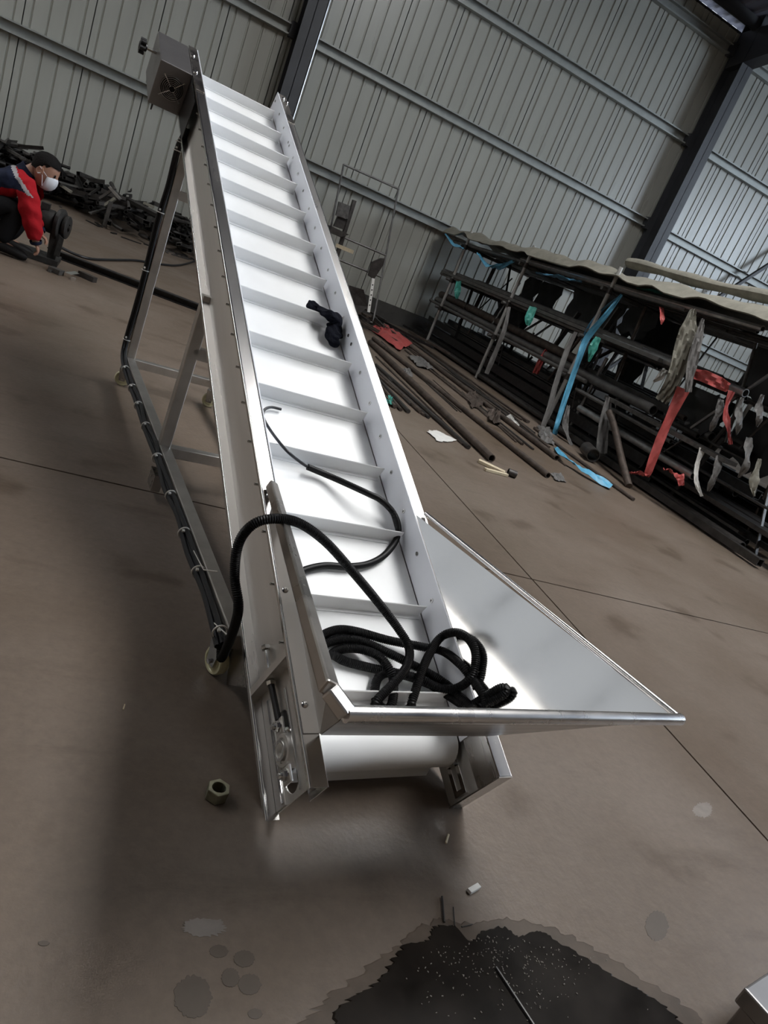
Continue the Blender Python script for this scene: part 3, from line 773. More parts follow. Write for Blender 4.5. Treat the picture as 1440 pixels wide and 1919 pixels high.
def blob(name, outline_px, m, label, cat, rough=.01, h=.0025, seed=1, jag=.03, kind=None, grp=None):
    """thin irregular patch on the floor from a pixel outline"""
    rr = random.Random(seed); pts = [fl(*p) for p in outline_px]; P = spline(pts + [pts[0]], 10)[:-1]
    ctr = np.mean(P, axis=0); out = []
    for i, p in enumerate(P):
        f = 1 + rr.uniform(-jag, jag) + .5*jag*math.sin(i*1.7); out.append(ctr + (p-ctr)*f)
    b = MB(); top = [(p[0], p[1], h) for p in out]; mid = len(top)
    inner = [tuple(np.array((ctr[0], ctr[1], h)) + (np.array(t)-np.array((ctr[0], ctr[1], h)))*.985) for t in top]
    vs = [(p[0], p[1], 0.0004) for p in out] + inner; n = len(out)
    fs = [(i, (i+1) % n, n+(i+1) % n, n+i) for i in range(n)]
    tri = tessellate_polygon([[Vector(p) for p in inner]]); fs += [tuple(n+i for i in t) for t in tri]
    b.add(vs, fs); o = b.build(name, m, None); tag(o, label, cat, grp, kind); return o
blob('damp_patch', [(560, 1919), (640, 1850), (720, 1790), (770, 1750), (820, 1722), (880, 1730), (950, 1722), (1030, 1738), (1110, 1775), (1200, 1830), (1290, 1890), (1340, 1960), (1200, 2010), (900, 2040), (560, 2000)], M['damp'], 'damp brown fringe round the dark puddle on the floor', 'stain', seed=15, jag=.03, h=.0008)
blob('water_puddle', [(625, 1900), (660, 1868), (700, 1845), (735, 1800), (760, 1770), (800, 1762), (812, 1738), (850, 1736), (880, 1765), (905, 1745), (945, 1738), (972, 1755), (1010, 1745), (1045, 1765), (1090, 1790), (1150, 1830), (1210, 1862), (1260, 1900), (1300, 1960), (1200, 2010), (900, 2030), (620, 2000)], M['water'], 'dark wet puddle stain with loose grit on the floor near the viewer', 'puddle', seed=5, jag=.022)
for i, (x, y) in enumerate(((410, 1783), (458, 1797), (432, 1832), (468, 1845), (362, 1868), (478, 1900), (82, 1768), (1232, 1735))):
    rr = (18, 20, 17, 22, 36, 14, 11, 22)[i]; hy = (12, 16, 18, 20, 40, 10, 5, 28)[i]
    blob('floor_stain', [(x+rr*math.cos(a), y+hy*math.sin(a)) for a in np.linspace(0, 2*math.pi, 8)[:-1]], M['oil'], ('small dark oil spot on the floor among the cluster at lower left' if i < 6 else ('tiny dark smear on the floor near the left picture edge' if i == 6 else 'faint oval damp spot on the floor right of the puddle')), 'stain', h=.0007, seed=i+20, jag=.06, grp='dark spots on the floor' if i < 6 else None)
for i, (x, y, rx, ry) in enumerate(((384, 1738, 42, 17), (1318, 1518, 18, 14))):
    blob('cement_mark', [(x+rx*math.cos(a), y+ry*math.sin(a)) for a in np.linspace(0, 2*math.pi, 8)[:-1]], M['pale_mark'], ('pale splash mark on the floor above the dark oil spots', 'pale cement splash on the floor below the hopper tip')[i], 'stain', h=.0006, seed=i+50, jag=.12)
# grit in the puddle (uncountable)
rr = random.Random(8); b = MB()
for k in range(300):
    x = rr.gauss(950, 70) if k % 4 else rr.uniform(780, 1100); y = 1752 + abs(rr.gauss(0, 75)) + abs(x-930)*.22
    if y > 1915: continue
    p = fl(x, y); s = rr.uniform(.0005, .0015); an = rr.uniform(0, 3)
    b.box((p[0], p[1], .003+s*.4), (s*2.2, s, s), np.array(Matrix.Rotation(an, 3, 'Z')))
tag(b.build('grit', M['chip'], None), 'pale grit and swarf specks scattered over the dark puddle', 'grit', kind='stuff')
b = MB(); p0, p1 = fl(930, 1812, .006), fl(1004, 1925, .006); b.bar(p0, p1, .0028, .003); tag(b.build('wire_offcut', M['greysteel'], None), 'thin pale metal strip lying in the dark puddle', 'strip')
b = MB(); p0, p1 = fl(879, 1671, .005), fl(898, 1660, .005); b.bar(p0, p1, .011, .008); tag(b.build('chip_piece', M['paper'], None, bevel=.001), 'small pale chip on the floor above the puddle', 'chip')
for i, (a, c_, r_) in enumerate((((829, 1680), (833, 1728), .0022), ((850, 1700), (853, 1735), .0012), ((866, 1737), (886, 1732), .0012))):
    b = MB(); b.cyl(fl(*a, .003), fl(*c_, .003), r_, n=6); tag(b.build('metal_splinter', M['mill'], None), ('dark nail standing out at the tip of the puddle', 'thin dark sliver beside the nail at the puddle edge', 'short dark sliver lying across the puddle edge')[i], 'splinter')
b = MB(); b.cyl(fl(836, 1580, .003), fl(841, 1564, .003), .0024, n=6); tag(b.build('twig', M['wood'], None), 'tiny brown scrap on the floor below the right conveyor foot', 'scrap')
b = MB(); b.cyl(fl(231, 1330, .002), fl(234, 1320, .002), .0016, n=6); tag(b.build('shred', M['wood'], None), 'tiny thread on the bare floor left of the conveyor', 'scrap')
# steel corner at the lower right of the picture
c = fl(1396, 1850, .10) + np.array((.03, -.02, 0)); b = MB()
top = [(c[0], c[1], .10), (c[0]+.14, c[1]+.035, .10), (c[0]+.18, c[1]-.12, .10), (c[0]+.04, c[1]-.155, .10)]
b.poly([(p[0]-.03, p[1]+.02, .06) for p in top], (0, 0, .04)); b.poly([(p[0]-.03+.01*(1 if i in (0, 3) else -1), p[1]+.02+.01*(-1 if i in (0, 1) else 1), 0) for i, p in enumerate(top)], (0, 0, .061))
tag(b.build('steel_box', M['steel_box'], None, bevel=.004), 'corner of a low brushed steel box at the lower right edge', 'box')

# ================================================================== floor rods beside the rack
def rod(px0, px1, r, m, nm='steel_rod', z=None, box=False, hollow=False):
    z = r if z is None else z; a, c_ = fl(*px0, z), fl(*px1, z); b = MB()
    if box: b.bar(a, c_, r*2.4, r*1.2)
    elif hollow: b.pipe(a, c_, r, r*.2, 10)
    else: b.cyl(a, c_, r, n=8)
    return b.build(nm, M[m], None, not box)
far = 'rusty steel rod lying among the rods on the floor beside the rack'
G = 'rods on the floor beside the rack'
tag(rod((922, 859), (694, 641), .030, 'rust', 'steel_pipe', hollow=True), 'thickest brown pipe on the floor, ending near the pale wood offcut', 'pipe')
tag(rod((1028, 891), (700, 634), .024, 'rust', 'steel_pipe', hollow=True), 'long brown pipe on the floor reaching nearest to the viewer', 'pipe')
tag(rod((1044, 858), (770, 650), .026, 'rust', 'steel_pipe', hollow=True), 'brown pipe on the floor ending beside the foot of the blue ribbon', 'pipe')
tag(rod((1188, 936), (1002, 802), .016, 'rust', 'steel_pipe'), 'thin brown bar on the floor below the foot of the blue ribbon', 'bar')
specs = [((879, 838), (705, 684), .018), ((868, 832), (712, 690), .010), ((828, 786), (705, 668), .009), ((804, 782), (702, 690), .014), ((796, 778), (705, 700), .012), ((789, 772), (700, 690), .017), ((766, 771), (690, 690), .018), ((752, 768), (695, 700), .014), ((741, 762), (690, 715), .018), ((770, 758), (690, 675), .012), ((848, 806), (720, 680), .006), ((865, 772), (700, 632), .008), ((857, 770), (715, 640), .006),
         ((980, 832), (830, 708), .014), ((968, 828), (850, 722), .008), ((1000, 842), (866, 735), .010), ((940, 800), (760, 656), .012), ((925, 790), (750, 640), .009),
         ((1002, 812), (775, 642), .014), ((990, 790), (742, 614), .020), ((978, 786), (748, 624), .012), ((965, 783), (745, 632), .014), ((955, 780), (742, 636), .010), ((1030, 838), (870, 706), .012), ((1010, 826), (840, 692), .010), ((1060, 872), (950, 785), .008), ((900, 790), (812, 712), .005), ((735, 716), (714, 690), .010)]
for i, (a, c_, r_) in enumerate(specs):
    bx_ = i in (19, 21, 24)
    lab = '%s %s %s on the floor %s' % ('thick' if r_ >= .016 else ('thin' if r_ >= .010 else 'very thin'), 'rusty' if i % 3 else 'dark', 'flat bar' if bx_ else 'steel rod', 'right beside the conveyor edge' if i < 13 else ('between the long brown pipes' if i < 18 else 'close to the rack foot'))
    tag(rod(a, c_, r_, 'rust' if i % 3 else 'mill', box=bx_), lab, 'rod', G)
# short pipe, blocks, papers
b = MB(); p = fl(958, 893); b.pipe((p[0]-.04, p[1], .027), (p[0]+.02, p[1]-.02, .027), .027, .004, 12); tag(b.build('pipe_offcut', M['mill'], None, True), 'short dark pipe offcut beside the pale wood block on the floor', 'offcut')
def plank(px, hw, m, nm, label, cat, thick=.03, z=0):
    a, c_ = fl(*px[0]), fl(*px[1]); b = MB(); a[2] = c_[2] = z+thick/2+.001; b.bar(a, c_, hw, thick); tag(b.build(nm, M[m], None, bevel=.003), label, cat)
plank(((896, 866), (945, 889)), .055, 'wood', 'wood_block', 'longer pale wood offcut on the floor before the rods', 'wood', .022)
plank(((908, 882), (950, 893)), .03, 'wood', 'wood_block', 'narrow pale wood offcut leaning against the longer one', 'wood', .020)
def crumple(name, px, m, label, cat, h=.03, seed=1, n=9, t=.002):
    """crumpled sheet lying on the floor; px: four corner pixels"""
    rr = random.Random(seed); q = [fl(*p) for p in px]; P = []
    for i in range(n):
        u = i/(n-1); row = []
        for j in range(n):
            v = j/(n-1); p = (q[0]*(1-u)+q[1]*u)*(1-v) + (q[3]*(1-u)+q[2]*u)*v
            e = 1 if 0 < i < n-1 and 0 < j < n-1 else .4
            row.append((p[0]+rr.uniform(-.012, .012), p[1]+rr.uniform(-.012, .012), .004 + e*h*abs(math.sin(i*1.9+seed)*math.cos(j*1.5+seed*2)) + rr.uniform(0, h*.3)))
        P.append(row)
    b = MB(); b.slab(P, t); tag(b.build(name, M[m], None, True), label, cat)
crumple('paper_sheet', ((800, 810), (818, 808), (856, 827), (822, 830)), 'paper', 'white crumpled paper on the floor beside the conveyor', 'paper', .012, 2)
crumple('plastic_film', ((693, 618), (720, 612), (772, 648), (748, 660)), 'redfilm', 'crumpled red plastic film lying across the floor rods', 'film', .09, 3, 12)
crumple('plastic_film', ((1292, 926), (1320, 930), (1345, 968), (1325, 962)), 'redfilm', 'crumpled red plastic film on the floor below the rack', 'film', .06, 4, 10)
crumple('plastic_film', ((762, 668), (790, 672), (815, 696), (785, 690)), 'greyfilm', 'grey dusty film lying between the rods near the red film', 'film', .05, 5)
crumple('paper_sheet', ((948, 782), (956, 780), (975, 806), (966, 806)), 'paper', 'white paper strip between the rods near the rack post', 'paper', .04, 6)
crumple('plastic_film', ((870, 740), (888, 738), (905, 762), (885, 768)), 'rust', 'brown crumpled scrap lying on the middle rods', 'film', .05, 7)
crumple('plastic_film', ((912, 770), (936, 776), (934, 800), (916, 792)), 'rust', 'dark brown film lump on the rods before the rack post', 'film', .07, 8)
crumple('plastic_film', ((1005, 800), (1030, 806), (1036, 836), (1012, 826)), 'greyfilm', 'pale dusty film at the foot of the rack beside the blue ribbon', 'film', .05, 9)
crumple('plastic_film', ((1030, 888), (1050, 890), (1060, 905), (1040, 902)), 'greyfilm', 'grey film flake beyond the end of the nearest long pipe', 'film', .02, 10)
crumple('plastic_film', ((722, 748), (732, 746), (736, 764), (726, 760)), 'greenfilm', 'small green film scrap beside the conveyor edge', 'film', .04, 11)
crumple('plastic_film', ((752, 695), (768, 692), (774, 708), (756, 704)), 'greyfilm', 'thin pale film on the dark rods near the conveyor', 'film', .03, 12)

# ================================================================== scaffold rack with stored pipes
RX0, RX1 = 4.80, 6.25
rack = empty('scaffold_rack', (RX0, 8.8, 0)); tag(rack, 'long scaffold tube rack full of pipes standing before the ribbed wall', 'rack')
ro = np.array((RX0, 8.8, 0))
PY = (10.82, 8.77, 6.80)
def rp(name, a, c_, r=.024, m='scaff', n=10):
    b = MB(); b.cyl(np.array(a)-ro, np.array(c_)-ro, r, n=n); return b.build(name, M[m], rack, True)
for y in PY:
    rp('post', (RX0, y, 0), (RX0, y, 1.86)); rp('post', (RX1, y+.05, 0), (RX1, y+.05, 1.86))
    for z in (.60, 1.06, 1.60):
        rp('transom', (RX0-.08, y+.05, z), (RX1+.08, y+.05, z), m='greysteel')
        b = MB(); b.lathe(np.array((RX0, y, z))-ro, (0, 0, 1), [(-.035, .030), (-.035, .034), (.035, .034), (.035, .030)], 10); b.build('clamp', M['mill'], rack)
rp('post', (RX1, 4.75, 0), (RX1, 4.75, 1.8)); rp('post', (5.75, 5.2, 0), (5.75, 5.2, 1.6))
for z in (.64, 1.10, 1.64):
    rp('ledger', (RX0+.03, 11.4, z), (RX0+.03, 6.5 if z < 1.5 else 5.6, z), m='greysteel'); rp('ledger', (RX1, 11.5, z), (RX1, 4.6, z), m='greysteel')
rp('ledger', (RX0+.02, 11.2, .05), (RX0+.02, 6.3, .05), .03, 'mill')
# stored stock: pipes, flat bars, planks, running along the rack
rr = random.Random(21)
def stock(x, z, y0, y1, kind, r, m, label=None, cat='pipe', grp=None, tilt=0):
    b = MB(); a, c_ = (0, y0-y1, tilt), (0, 0, 0)
    if kind == 'pipe': b.pipe(a, c_, r, max(.0025, r*.16), 12 if r > .03 else 8)
    elif kind == 'sq': b.hollow(a, c_, r*2, r*2, max(.0025, r*.16))
    else: b.bar(a, c_, r*3.2, r*.7)
    o = b.build({'pipe': 'stored_pipe', 'sq': 'square_tube', 'flat': 'flat_bar'}[kind], M[m], None, kind == 'pipe'); o.location = (x, y1, z)
    tag(o, label or {'pipe': 'round pipe stored lengthwise on the scaffold rack', 'sq': 'square tube stored lengthwise on the scaffold rack', 'flat': 'flat bar stored lengthwise on the scaffold rack'}[kind], cat, grp or {'pipe': 'round pipes stored in the rack', 'sq': 'square tubes stored in the rack', 'flat': 'flat bars stored in the rack'}[kind])
    return o
# distinctive ones at the front
stock(4.90, .69, 11.3, 5.42, 'pipe', .052, 'greysteel', 'thick grey pipe on the middle shelf with its open end near the red ribbon', 'pipe', 'single pipes')
stock(4.98, .79, 11.4, 7.0, 'pipe', .056, 'rust', 'thick rusty pipe lying on top of the middle shelf pipes', 'pipe', 'single pipes')
stock(4.86, 1.15, 6.6, 4.50, 'pipe', .036, 'tubegalv', 'bright tube end wrapped in red film projecting from the rack', 'tube', 'single pipes')
stock(4.84, .36, 6.4, 4.52, 'pipe', .036, 'tubegalv', 'bright tube end projecting low from the rack beside red film', 'tube', 'single pipes')
stock(4.83, 1.665, 9.0, 4.66, 'pipe', .026, 'tubegalv', 'front grey tube on the rack top ending under the tarp roll', 'tube', 'single pipes')
stock(4.92, 1.672, 9.0, 4.78, 'pipe', .026, 'greysteel', 'second grey tube on the rack top beside the front one', 'tube', 'single pipes')
stock(4.86, 1.135, 11.3, 5.55, 'flat', .055, 'greysteel', 'broad grey plank on the upper shelf at the front of the rack', 'plank', 'single pipes')
stock(4.90, 1.175, 11.4, 5.9, 'flat', .045, 'greysteel', 'thin grey plank lying on the broad plank of the upper shelf', 'plank', 'single pipes')
stock(4.84, .52, 6.6, 4.95, 'pipe', .022, 'greysteel', 'thin grey tube below the thick open pipe end', 'tube', 'single pipes')
stock(4.84, .60, 6.0, 4.25, 'flat', .05, 'dullend', 'dusty grey channel below the bright red wrapped tube', 'bar', 'single pipes')
def shelf(z0, xs, layers, yr, rads, seed, mats, where):
    rr = random.Random(seed)
    for L_ in range(layers):
        x = xs[0] + .04*L_
        while x < xs[1]:
            r = rr.choice(rads); kd = rr.choice(('pipe', 'pipe', 'sq', 'flat'))
            y1 = rr.uniform(*yr); y0 = rr.uniform(10.7, 11.7)
            stock(x, z0 + r + L_*.075 + rr.uniform(0, .01), y0, y1, kd, r, m_ := rr.choice(mats), '%s %s %s on the %s of the scaffold rack' % ({'mill': 'dark', 'rust': 'rusty', 'greysteel': 'dusty grey', 'dullend': 'dull grey', 'blackiron': 'black'}[m_], 'thick' if r > .032 else 'thin', {'pipe': 'round pipe', 'sq': 'square tube', 'flat': 'flat bar'}[kd], where)); x += r*2.4 + rr.uniform(.0, .06)
shelf(.625, (5.03, 6.2), 2, (4.3, 6.6), (.02, .026, .034, .045), 1, ('mill', 'rust', 'greysteel', 'mill'), 'middle shelf')
shelf(1.085, (4.98, 6.2), 2, (4.4, 6.5), (.02, .026, .03), 2, ('mill', 'greysteel', 'mill', 'dullend'), 'upper shelf')
shelf(1.625, (5.0, 6.2), 1, (4.3, 5.8), (.02, .026, .03), 3, ('mill', 'greysteel', 'dullend'), 'top level')
shelf(.02, (4.86, 6.2), 3, (3.3, 5.6), (.022, .03, .04, .055), 4, ('mill', 'mill', 'blackiron', 'rust'), 'floor level')
shelf(.30, (5.0, 6.2), 2, (3.7, 5.6), (.022, .03, .04), 5, ('mill', 'mill', 'blackiron'), 'low level')
# leaning offcuts among the stock
rr = random.Random(5)
for k in range(70):
    y = rr.uniform(3.7, 11.2); x = rr.uniform(4.88, 6.0); h = rr.uniform(.35, 1.3); b = MB()
    z0 = rr.choice((.02, .02, .70))
    top = np.array((x+rr.uniform(-.05, .25), y+rr.uniform(-.45, .45), min(1.6, z0+h)))
    r = rr.uniform(.008, .022)
    if k % 3: b.bar(np.array((x, y, z0))-np.array((x, y, z0)), top-np.array((x, y, z0)), r*3, r)
    else: b.cyl((0, 0, 0), top-np.array((x, y, z0)), r, n=8)
    mk_ = rr.choice(('mill', 'blackiron', 'greysteel', 'rust', 'dullend'))
    o = b.build('leaning_offcut', M[mk_], None); o.location = (x, y, z0)
    lab = '%s %s %s leaning %s in the rack' % ('tall' if h > .8 else 'short', {'mill': 'dark', 'blackiron': 'black', 'greysteel': 'dusty grey', 'rust': 'rusty', 'dullend': 'dull grey'}[mk_], 'flat offcut' if k % 3 else 'round offcut', 'at the far end' if y > 8.77 else ('mid length' if y > 6.8 else 'at the near end'))
    tag(o, lab + (' above mid shelf' if z0 > .5 else ''), 'offcut', 'offcuts leaning inside the rack')
for k in range(26):  # dark sheets added behind the stock to darken the rack interior
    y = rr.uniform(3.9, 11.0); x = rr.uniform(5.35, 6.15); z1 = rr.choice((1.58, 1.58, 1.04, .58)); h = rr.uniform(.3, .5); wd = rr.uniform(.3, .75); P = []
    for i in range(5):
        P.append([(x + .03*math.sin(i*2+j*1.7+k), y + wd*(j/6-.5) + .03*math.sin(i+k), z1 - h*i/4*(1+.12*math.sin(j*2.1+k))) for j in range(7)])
    b = MB(); b.slab(P, .004); o = b.build('shade_sheet', M['shadefilm'], None, True)
    tag(o, 'added dark sheet shading the rack interior below the %s' % ({1.58: 'top level', 1.04: 'upper shelf', .58: 'middle shelf'}[z1] + (' at the far end' if y > 8.77 else (' between the middle posts' if y > 6.8 else ' at the near end'))), 'sheet', 'added dark sheets shading the rack')
# leaning rusty pipe and drum end in front
b = MB(); P = [atx(1142, 772, 4.74), atx(1152, 800, 4.72), atx(1166, 862, 4.66), atx(1181, 908, 4.60)]; P[-1][2] = .02
b.sweep(spline(P, 6), .034, 10); tag(b.build('bent_pipe', M['rust'], None, True), 'bent rusty brown pipe leaning at the foot of the rack', 'pipe')
b = MB(); p = fl(1098, 862); b.pipe((p[0]+.02, p[1]-.05, .075), (p[0]+.12, p[1]+.22, .075), .068, .008, 18); tag(b.build('pipe_stub', M['mill'], None, True), 'wide dark pipe stub on the floor facing out of the rack foot', 'pipe')
b = MB(); p = fl(827, 640); b.pipe((p[0], p[1]-.05, .07), (p[0]+.1, p[1]+.5, .07), .07, .008, 16); tag(b.build('pipe_stub', M['mill'], None, True), 'dark pipe stub on the floor by the farthest rack post', 'pipe')
# tarpaulin over the rack top
rr = random.Random(9); P = []
ys = np.linspace(11.80, 3.55, 90); xs_ = np.linspace(0, 1, 26)
for i, y in enumerate(ys):
    row = []
    near = min(1, max(0, (6.2-y)/1.5))
    for j, t in enumerate(xs_):
        x = 4.70 + t*1.45
        fold = .030*math.sin(t*16 + .7*math.sin(y*2.1)) + .018*math.sin(t*37 + y*1.3) + .018*math.sin(y*5.3 + t*5) + .012*math.sin(y*11.7+t*9)
        z = 1.77 + .06*math.sin(min(1, t*2.5)*math.pi/2) + fold*(1-.45*near) + near*.02
        if t < .12: z -= (.12-t)*(.55 + .25*math.sin(y*3.3) + .2*math.sin(y*9.1)); x = 4.70 + .05*math.sin(y*2.6)*.4 + t*1.2
        row.append((x, y, max(z, 1.71)))
    P.append(row)
b = MB(); b.slab(P, .012); tag(b.build('tarpaulin', M['tarp'], None, True), 'dusty beige tarpaulin spread along the top of the pipe rack', 'tarpaulin')
b = MB(); pts = [(5.05+.04*math.sin(y*1.7), y, 1.95+.012*math.sin(y*3)) for y in np.linspace(7.0, 3.5, 30)]
b.sweep(pts, [.075+.012*math.sin(i*.9) for i in range(30)], 12, flat=.7); tag(b.build('tarp_roll', M['tarp'], None, True), 'pale rolled up tarp lying on the near end of the rack top', 'tarp roll')

# ribbons and rags of plastic film
def ribbon(name, pts, wd, m, label, cat='film', wave=.02, seed=1, per=8, side=(.8, -.6, 0), t=.0025, nz=5, taper=None):
    rr = random.Random(seed); S = spline(pts, per); P = []
    for i, p in enumerate(S):
        d = S[min(i+1, len(S)-1)] - S[max(i-1, 0)]; d = d/(np.linalg.norm(d)+1e-9); s_ = np.array(side, float); s_ = s_ - d*(s_@d); s_ /= np.linalg.norm(s_); nn = np.cross(d, s_)
        u = i/(len(S)-1); w_ = wd if np.isscalar(wd) else np.interp(u, np.linspace(0, 1, len(wd)), wd)
        row = []
        for j in range(nz):
            q = j/(nz-1)-.5; tw = .3*math.sin(i*.35+seed)
            row.append(p + (s_*math.cos(tw)+nn*math.sin(tw))*q*w_ + nn*wave*(math.sin(j*2.3+i*.6+seed)*.6 + rr.uniform(-.3, .3)))
        P.append(row)
    b = MB(); b.slab(P, t); o = b.build(name, M[m], None, True); tag(o, label, cat); return o
X = 4.72
ribbon('plastic_ribbon', [atx(1166, 552, X+.04), atx(1135, 592, X), atx(1100, 635, X), atx(1083, 680, X-.02), atx(1062, 740, X-.03), atx(1045, 795, X-.05), atx(1039, 825, X-.08), fl(1052, 850, .05), fl(1082, 872, .05), fl(1108, 888, .05), fl(1146, 912, .03)], [.03, .06, .075, .06, .06, .055, .055, .06, .07, .09, .10], 'bluefilm', 'bright blue plastic ribbon hanging from the rack down to the floor', wave=.012, seed=2)
ribbon('plastic_ribbon', [atx(1166, 552, X+.1), atx(1128, 582, X+.08), atx(1105, 610, X+.06), atx(1090, 640, X+.06)], [.02, .03, .03, .02], 'darkblue', 'thin dark blue strand beside the bright blue ribbon', seed=3, wave=.006)
ribbon('plastic_film', [atx(836, 438, X-.03), atx(848, 455, X-.04), atx(868, 466, X-.03)], [.05, .09, .05], 'bluefilm', 'blue film hanging at the far top corner of the rack', seed=4)
ribbon('plastic_film', [atx(896, 475, X), atx(914, 497, X-.02), atx(935, 500, X-.02), atx(962, 490, X)], [.05, .09, .09, .05], 'bluefilm', 'blue film slung below the rack top between the first two posts', seed=5)
ribbon('plastic_film', [atx(1006, 512, X+.05), atx(1030, 516, X), atx(1060, 522, X), atx(1090, 528, X+.05)], [.04, .08, .07, .03], 'darkblue', 'dark blue film tucked under the tarp between the second and third posts', seed=6)
ribbon('plastic_film', [atx(860, 527, X), atx(858, 545, X-.02), atx(856, 560, X)], [.08, .10, .04], 'greenfilm', 'small green film hanging beside the farthest rack post', seed=7)
ribbon('plastic_film', [atx(1000, 575, X), atx(992, 596, X-.02), atx(990, 610, X)], [.10, .11, .05], 'greenfilm', 'green film rag hanging right of the second rack post', seed=8)
ribbon('plastic_film', [atx(1122, 632, X-.02), atx(1112, 652, X-.04), atx(1104, 678, X-.02)], [.06, .10, .02], 'greenfilm', 'green film rag hanging behind the blue ribbon', seed=9)
ribbon('plastic_film', [atx(1240, 576, X+.05), atx(1242, 596, X), atx(1240, 608, X)], [.05, .05, .01], 'redfilm', 'small red film tip hanging under the rack top', seed=10, wave=.006)
ribbon('plastic_film', [atx(1024, 655, X+.15), atx(1012, 680, X+.12), atx(1004, 700, X+.15)], [.03, .08, .07], 'redfilm', 'dull red film hanging deep between the second and third posts', seed=11)
ribbon('plastic_film', [atx(1300, 700, X+.02), atx(1322, 706, X), atx(1345, 716, X), atx(1366, 727, X+.02)], [.09, .10, .10, .08], 'redfilm', 'red film wrapped round the bright projecting tube end', seed=12, wave=.02, side=(0, 0, 1))
ribbon('plastic_ribbon', [atx(1282, 728, X-.02), atx(1262, 770, X-.03), atx(1243, 812, X-.04), atx(1228, 850, X-.05), atx(1216, 884, X-.04), atx(1213, 893, X-.02)], [.12, .085, .08, .08, .07, .03], 'redfilm', 'long red plastic ribbon hanging below the beige rag', seed=13, wave=.010)
ribbon('plastic_film', [atx(1182, 886, X-.05), atx(1200, 887, X-.06), atx(1214, 890, X-.05)], [.03, .05, .02], 'redfilm', 'little red film scrap at the foot of the red ribbon', seed=14)
ribbon('plastic_film', [atx(1250, 880, X), atx(1262, 886, X-.02), atx(1274, 892, X-.02), atx(1278, 910, X)], [.08, .09, .08, .05], 'redfilm', 'red film wrapped round the low projecting tube', seed=15)
ribbon('plastic_film', [atx(1300, 580, X-.04), atx(1292, 620, X-.06), atx(1280, 660, X-.07), atx(1262, 715, X-.06), atx(1240, 752, X-.05)], [.05, .17, .16, .14, .12], 'tarp', 'ragged beige sheet hanging from the rack top over the red ribbon', seed=16, wave=.035, nz=9)
ribbon('plastic_film', [atx(1318, 598, X-.04), atx(1308, 640, X-.06), atx(1296, 690, X-.06), atx(1290, 735, X-.05)], [.03, .08, .09, .05], 'greyfilm', 'grey translucent looking film beside the ragged beige sheet', seed=17, wave=.02, nz=7)
ribbon('plastic_film', [atx(1248, 692, X-.04), atx(1240, 704, X-.06), atx(1226, 716, X-.04)], [.05, .06, .04], 'paper', 'pale knot of film beside the ragged beige sheet', seed=18)
ribbon('plastic_film', [atx(1080, 622, X-.02), atx(1062, 660, X-.03), atx(1042, 720, X-.04), atx(1030, 765, X-.05), atx(1018, 800, X-.05)], [.04, .06, .06, .06, .06], 'greyfilm', 'grey dusty strap hanging beside the third rack post', seed=19, wave=.008)
ribbon('plastic_film', [atx(1066, 760, X), atx(1060, 800, X-.02), atx(1072, 835, X)], [.04, .07, .03], 'greyfilm', 'twisted grey strap hanging behind the foot of the blue ribbon', seed=20)
ribbon('plastic_film', [atx(1142, 745, X+.04), atx(1132, 800, X+.03), atx(1128, 850, X+.02)], [.06, .12, .10], 'greyfilm', 'dusty grey film hanging behind the bent rusty pipe', seed=21, wave=.02)
ribbon('plastic_film', [atx(955, 575, X), atx(945, 620, X), atx(925, 670, X), atx(912, 700, X)], [.04, .06, .07, .06], 'greyfilm', 'grey dusty strap hanging beside the second rack post', seed=22, wave=.01)
for i, (x, y, L_) in enumerate(((1352, 748, 60), (1392, 745, 70), (1318, 840, 90), (1405, 820, 75), (1425, 860, 70), (1372, 733, 100), (1348, 855, 65), (1430, 740, 60))):
    ribbon('film_tatter', [atx(x, y, X+.05), atx(x-3-4*(i%3), y+L_*.35, X+.03), atx(x-12+6*(i%2), y+L_*.7, X+.02), atx(x-20+9*(i%3), y+L_, X+.05)], [(.05, .07, .04, .06, .02), (.03, .04, .075, .05, .01), (.06, .03, .05, .03, .03)][i % 3], ('greyfilm', 'greyfilm', 'paper', 'greyfilm', 'tarp', 'redfilm', 'greyfilm', 'greyfilm')[i], ['torn grey film tatter hanging just left of the projecting bright tube end', 'torn grey film tatter hanging under the projecting bright tube end', 'pale paper tatter hanging low beside the low tube end', 'grey film tatter hanging low near the right picture edge', 'beige film tatter hanging lowest near the right picture edge', 'torn red film tatter hanging under the projecting bright tube', 'short grey film tatter hanging low right of the pale paper tatter', 'grey film tatter hanging high at the right picture edge'][i], seed=30+i, wave=.012)['group'] = 'film tatters at the near rack end'
ribbon('plastic_film', [atx(1195, 540, 5.0), atx(1225, 545, 5.0), atx(1262, 556, 5.0)], [.03, .05, .03], 'greenfilm', 'tiny green film edge on top of the tarpaulin', seed=40, wave=.01)

# ================================================================== tall tube frame leaning on the wall
def lean(x, z): return np.array((x, 10.45 + z*.58, z))
tf = empty('tube_stand', (3.2, 10.5, 0)); tag(tf, 'tall thin tube frame leaning against the ribbed wall', 'frame'); t0 = np.array((3.2, 10.5, 0))
def tfp(nm, a, c_, r=.016): b = MB(); b.cyl(a-t0, c_-t0, r, n=8); b.build(nm, M['greysteel'], tf, True)
xl, xr = 2.735, 3.69
tfp('upright', lean(xl, .02), lean(xl, 1.99)); tfp('upright', lean(xr, .02), lean(xr, 2.01)); tfp('top_bar', lean(xl, 1.99), lean(xr, 2.01)); tfp('cross_bar', lean(xl, 1.02), lean(xr, 1.02)); tfp('cross_bar', lean(xl, .70), lean(xr, .70))
tfp('cross_bar', lean(xl, .04), lean(xr, .04))
st = empty('steel_stand', (2.9, 10.6, 0)); tag(st, 'dark steel bracket stand with plates and tray behind the conveyor', 'stand'); t1 = np.array((2.9, 10.6, 0))
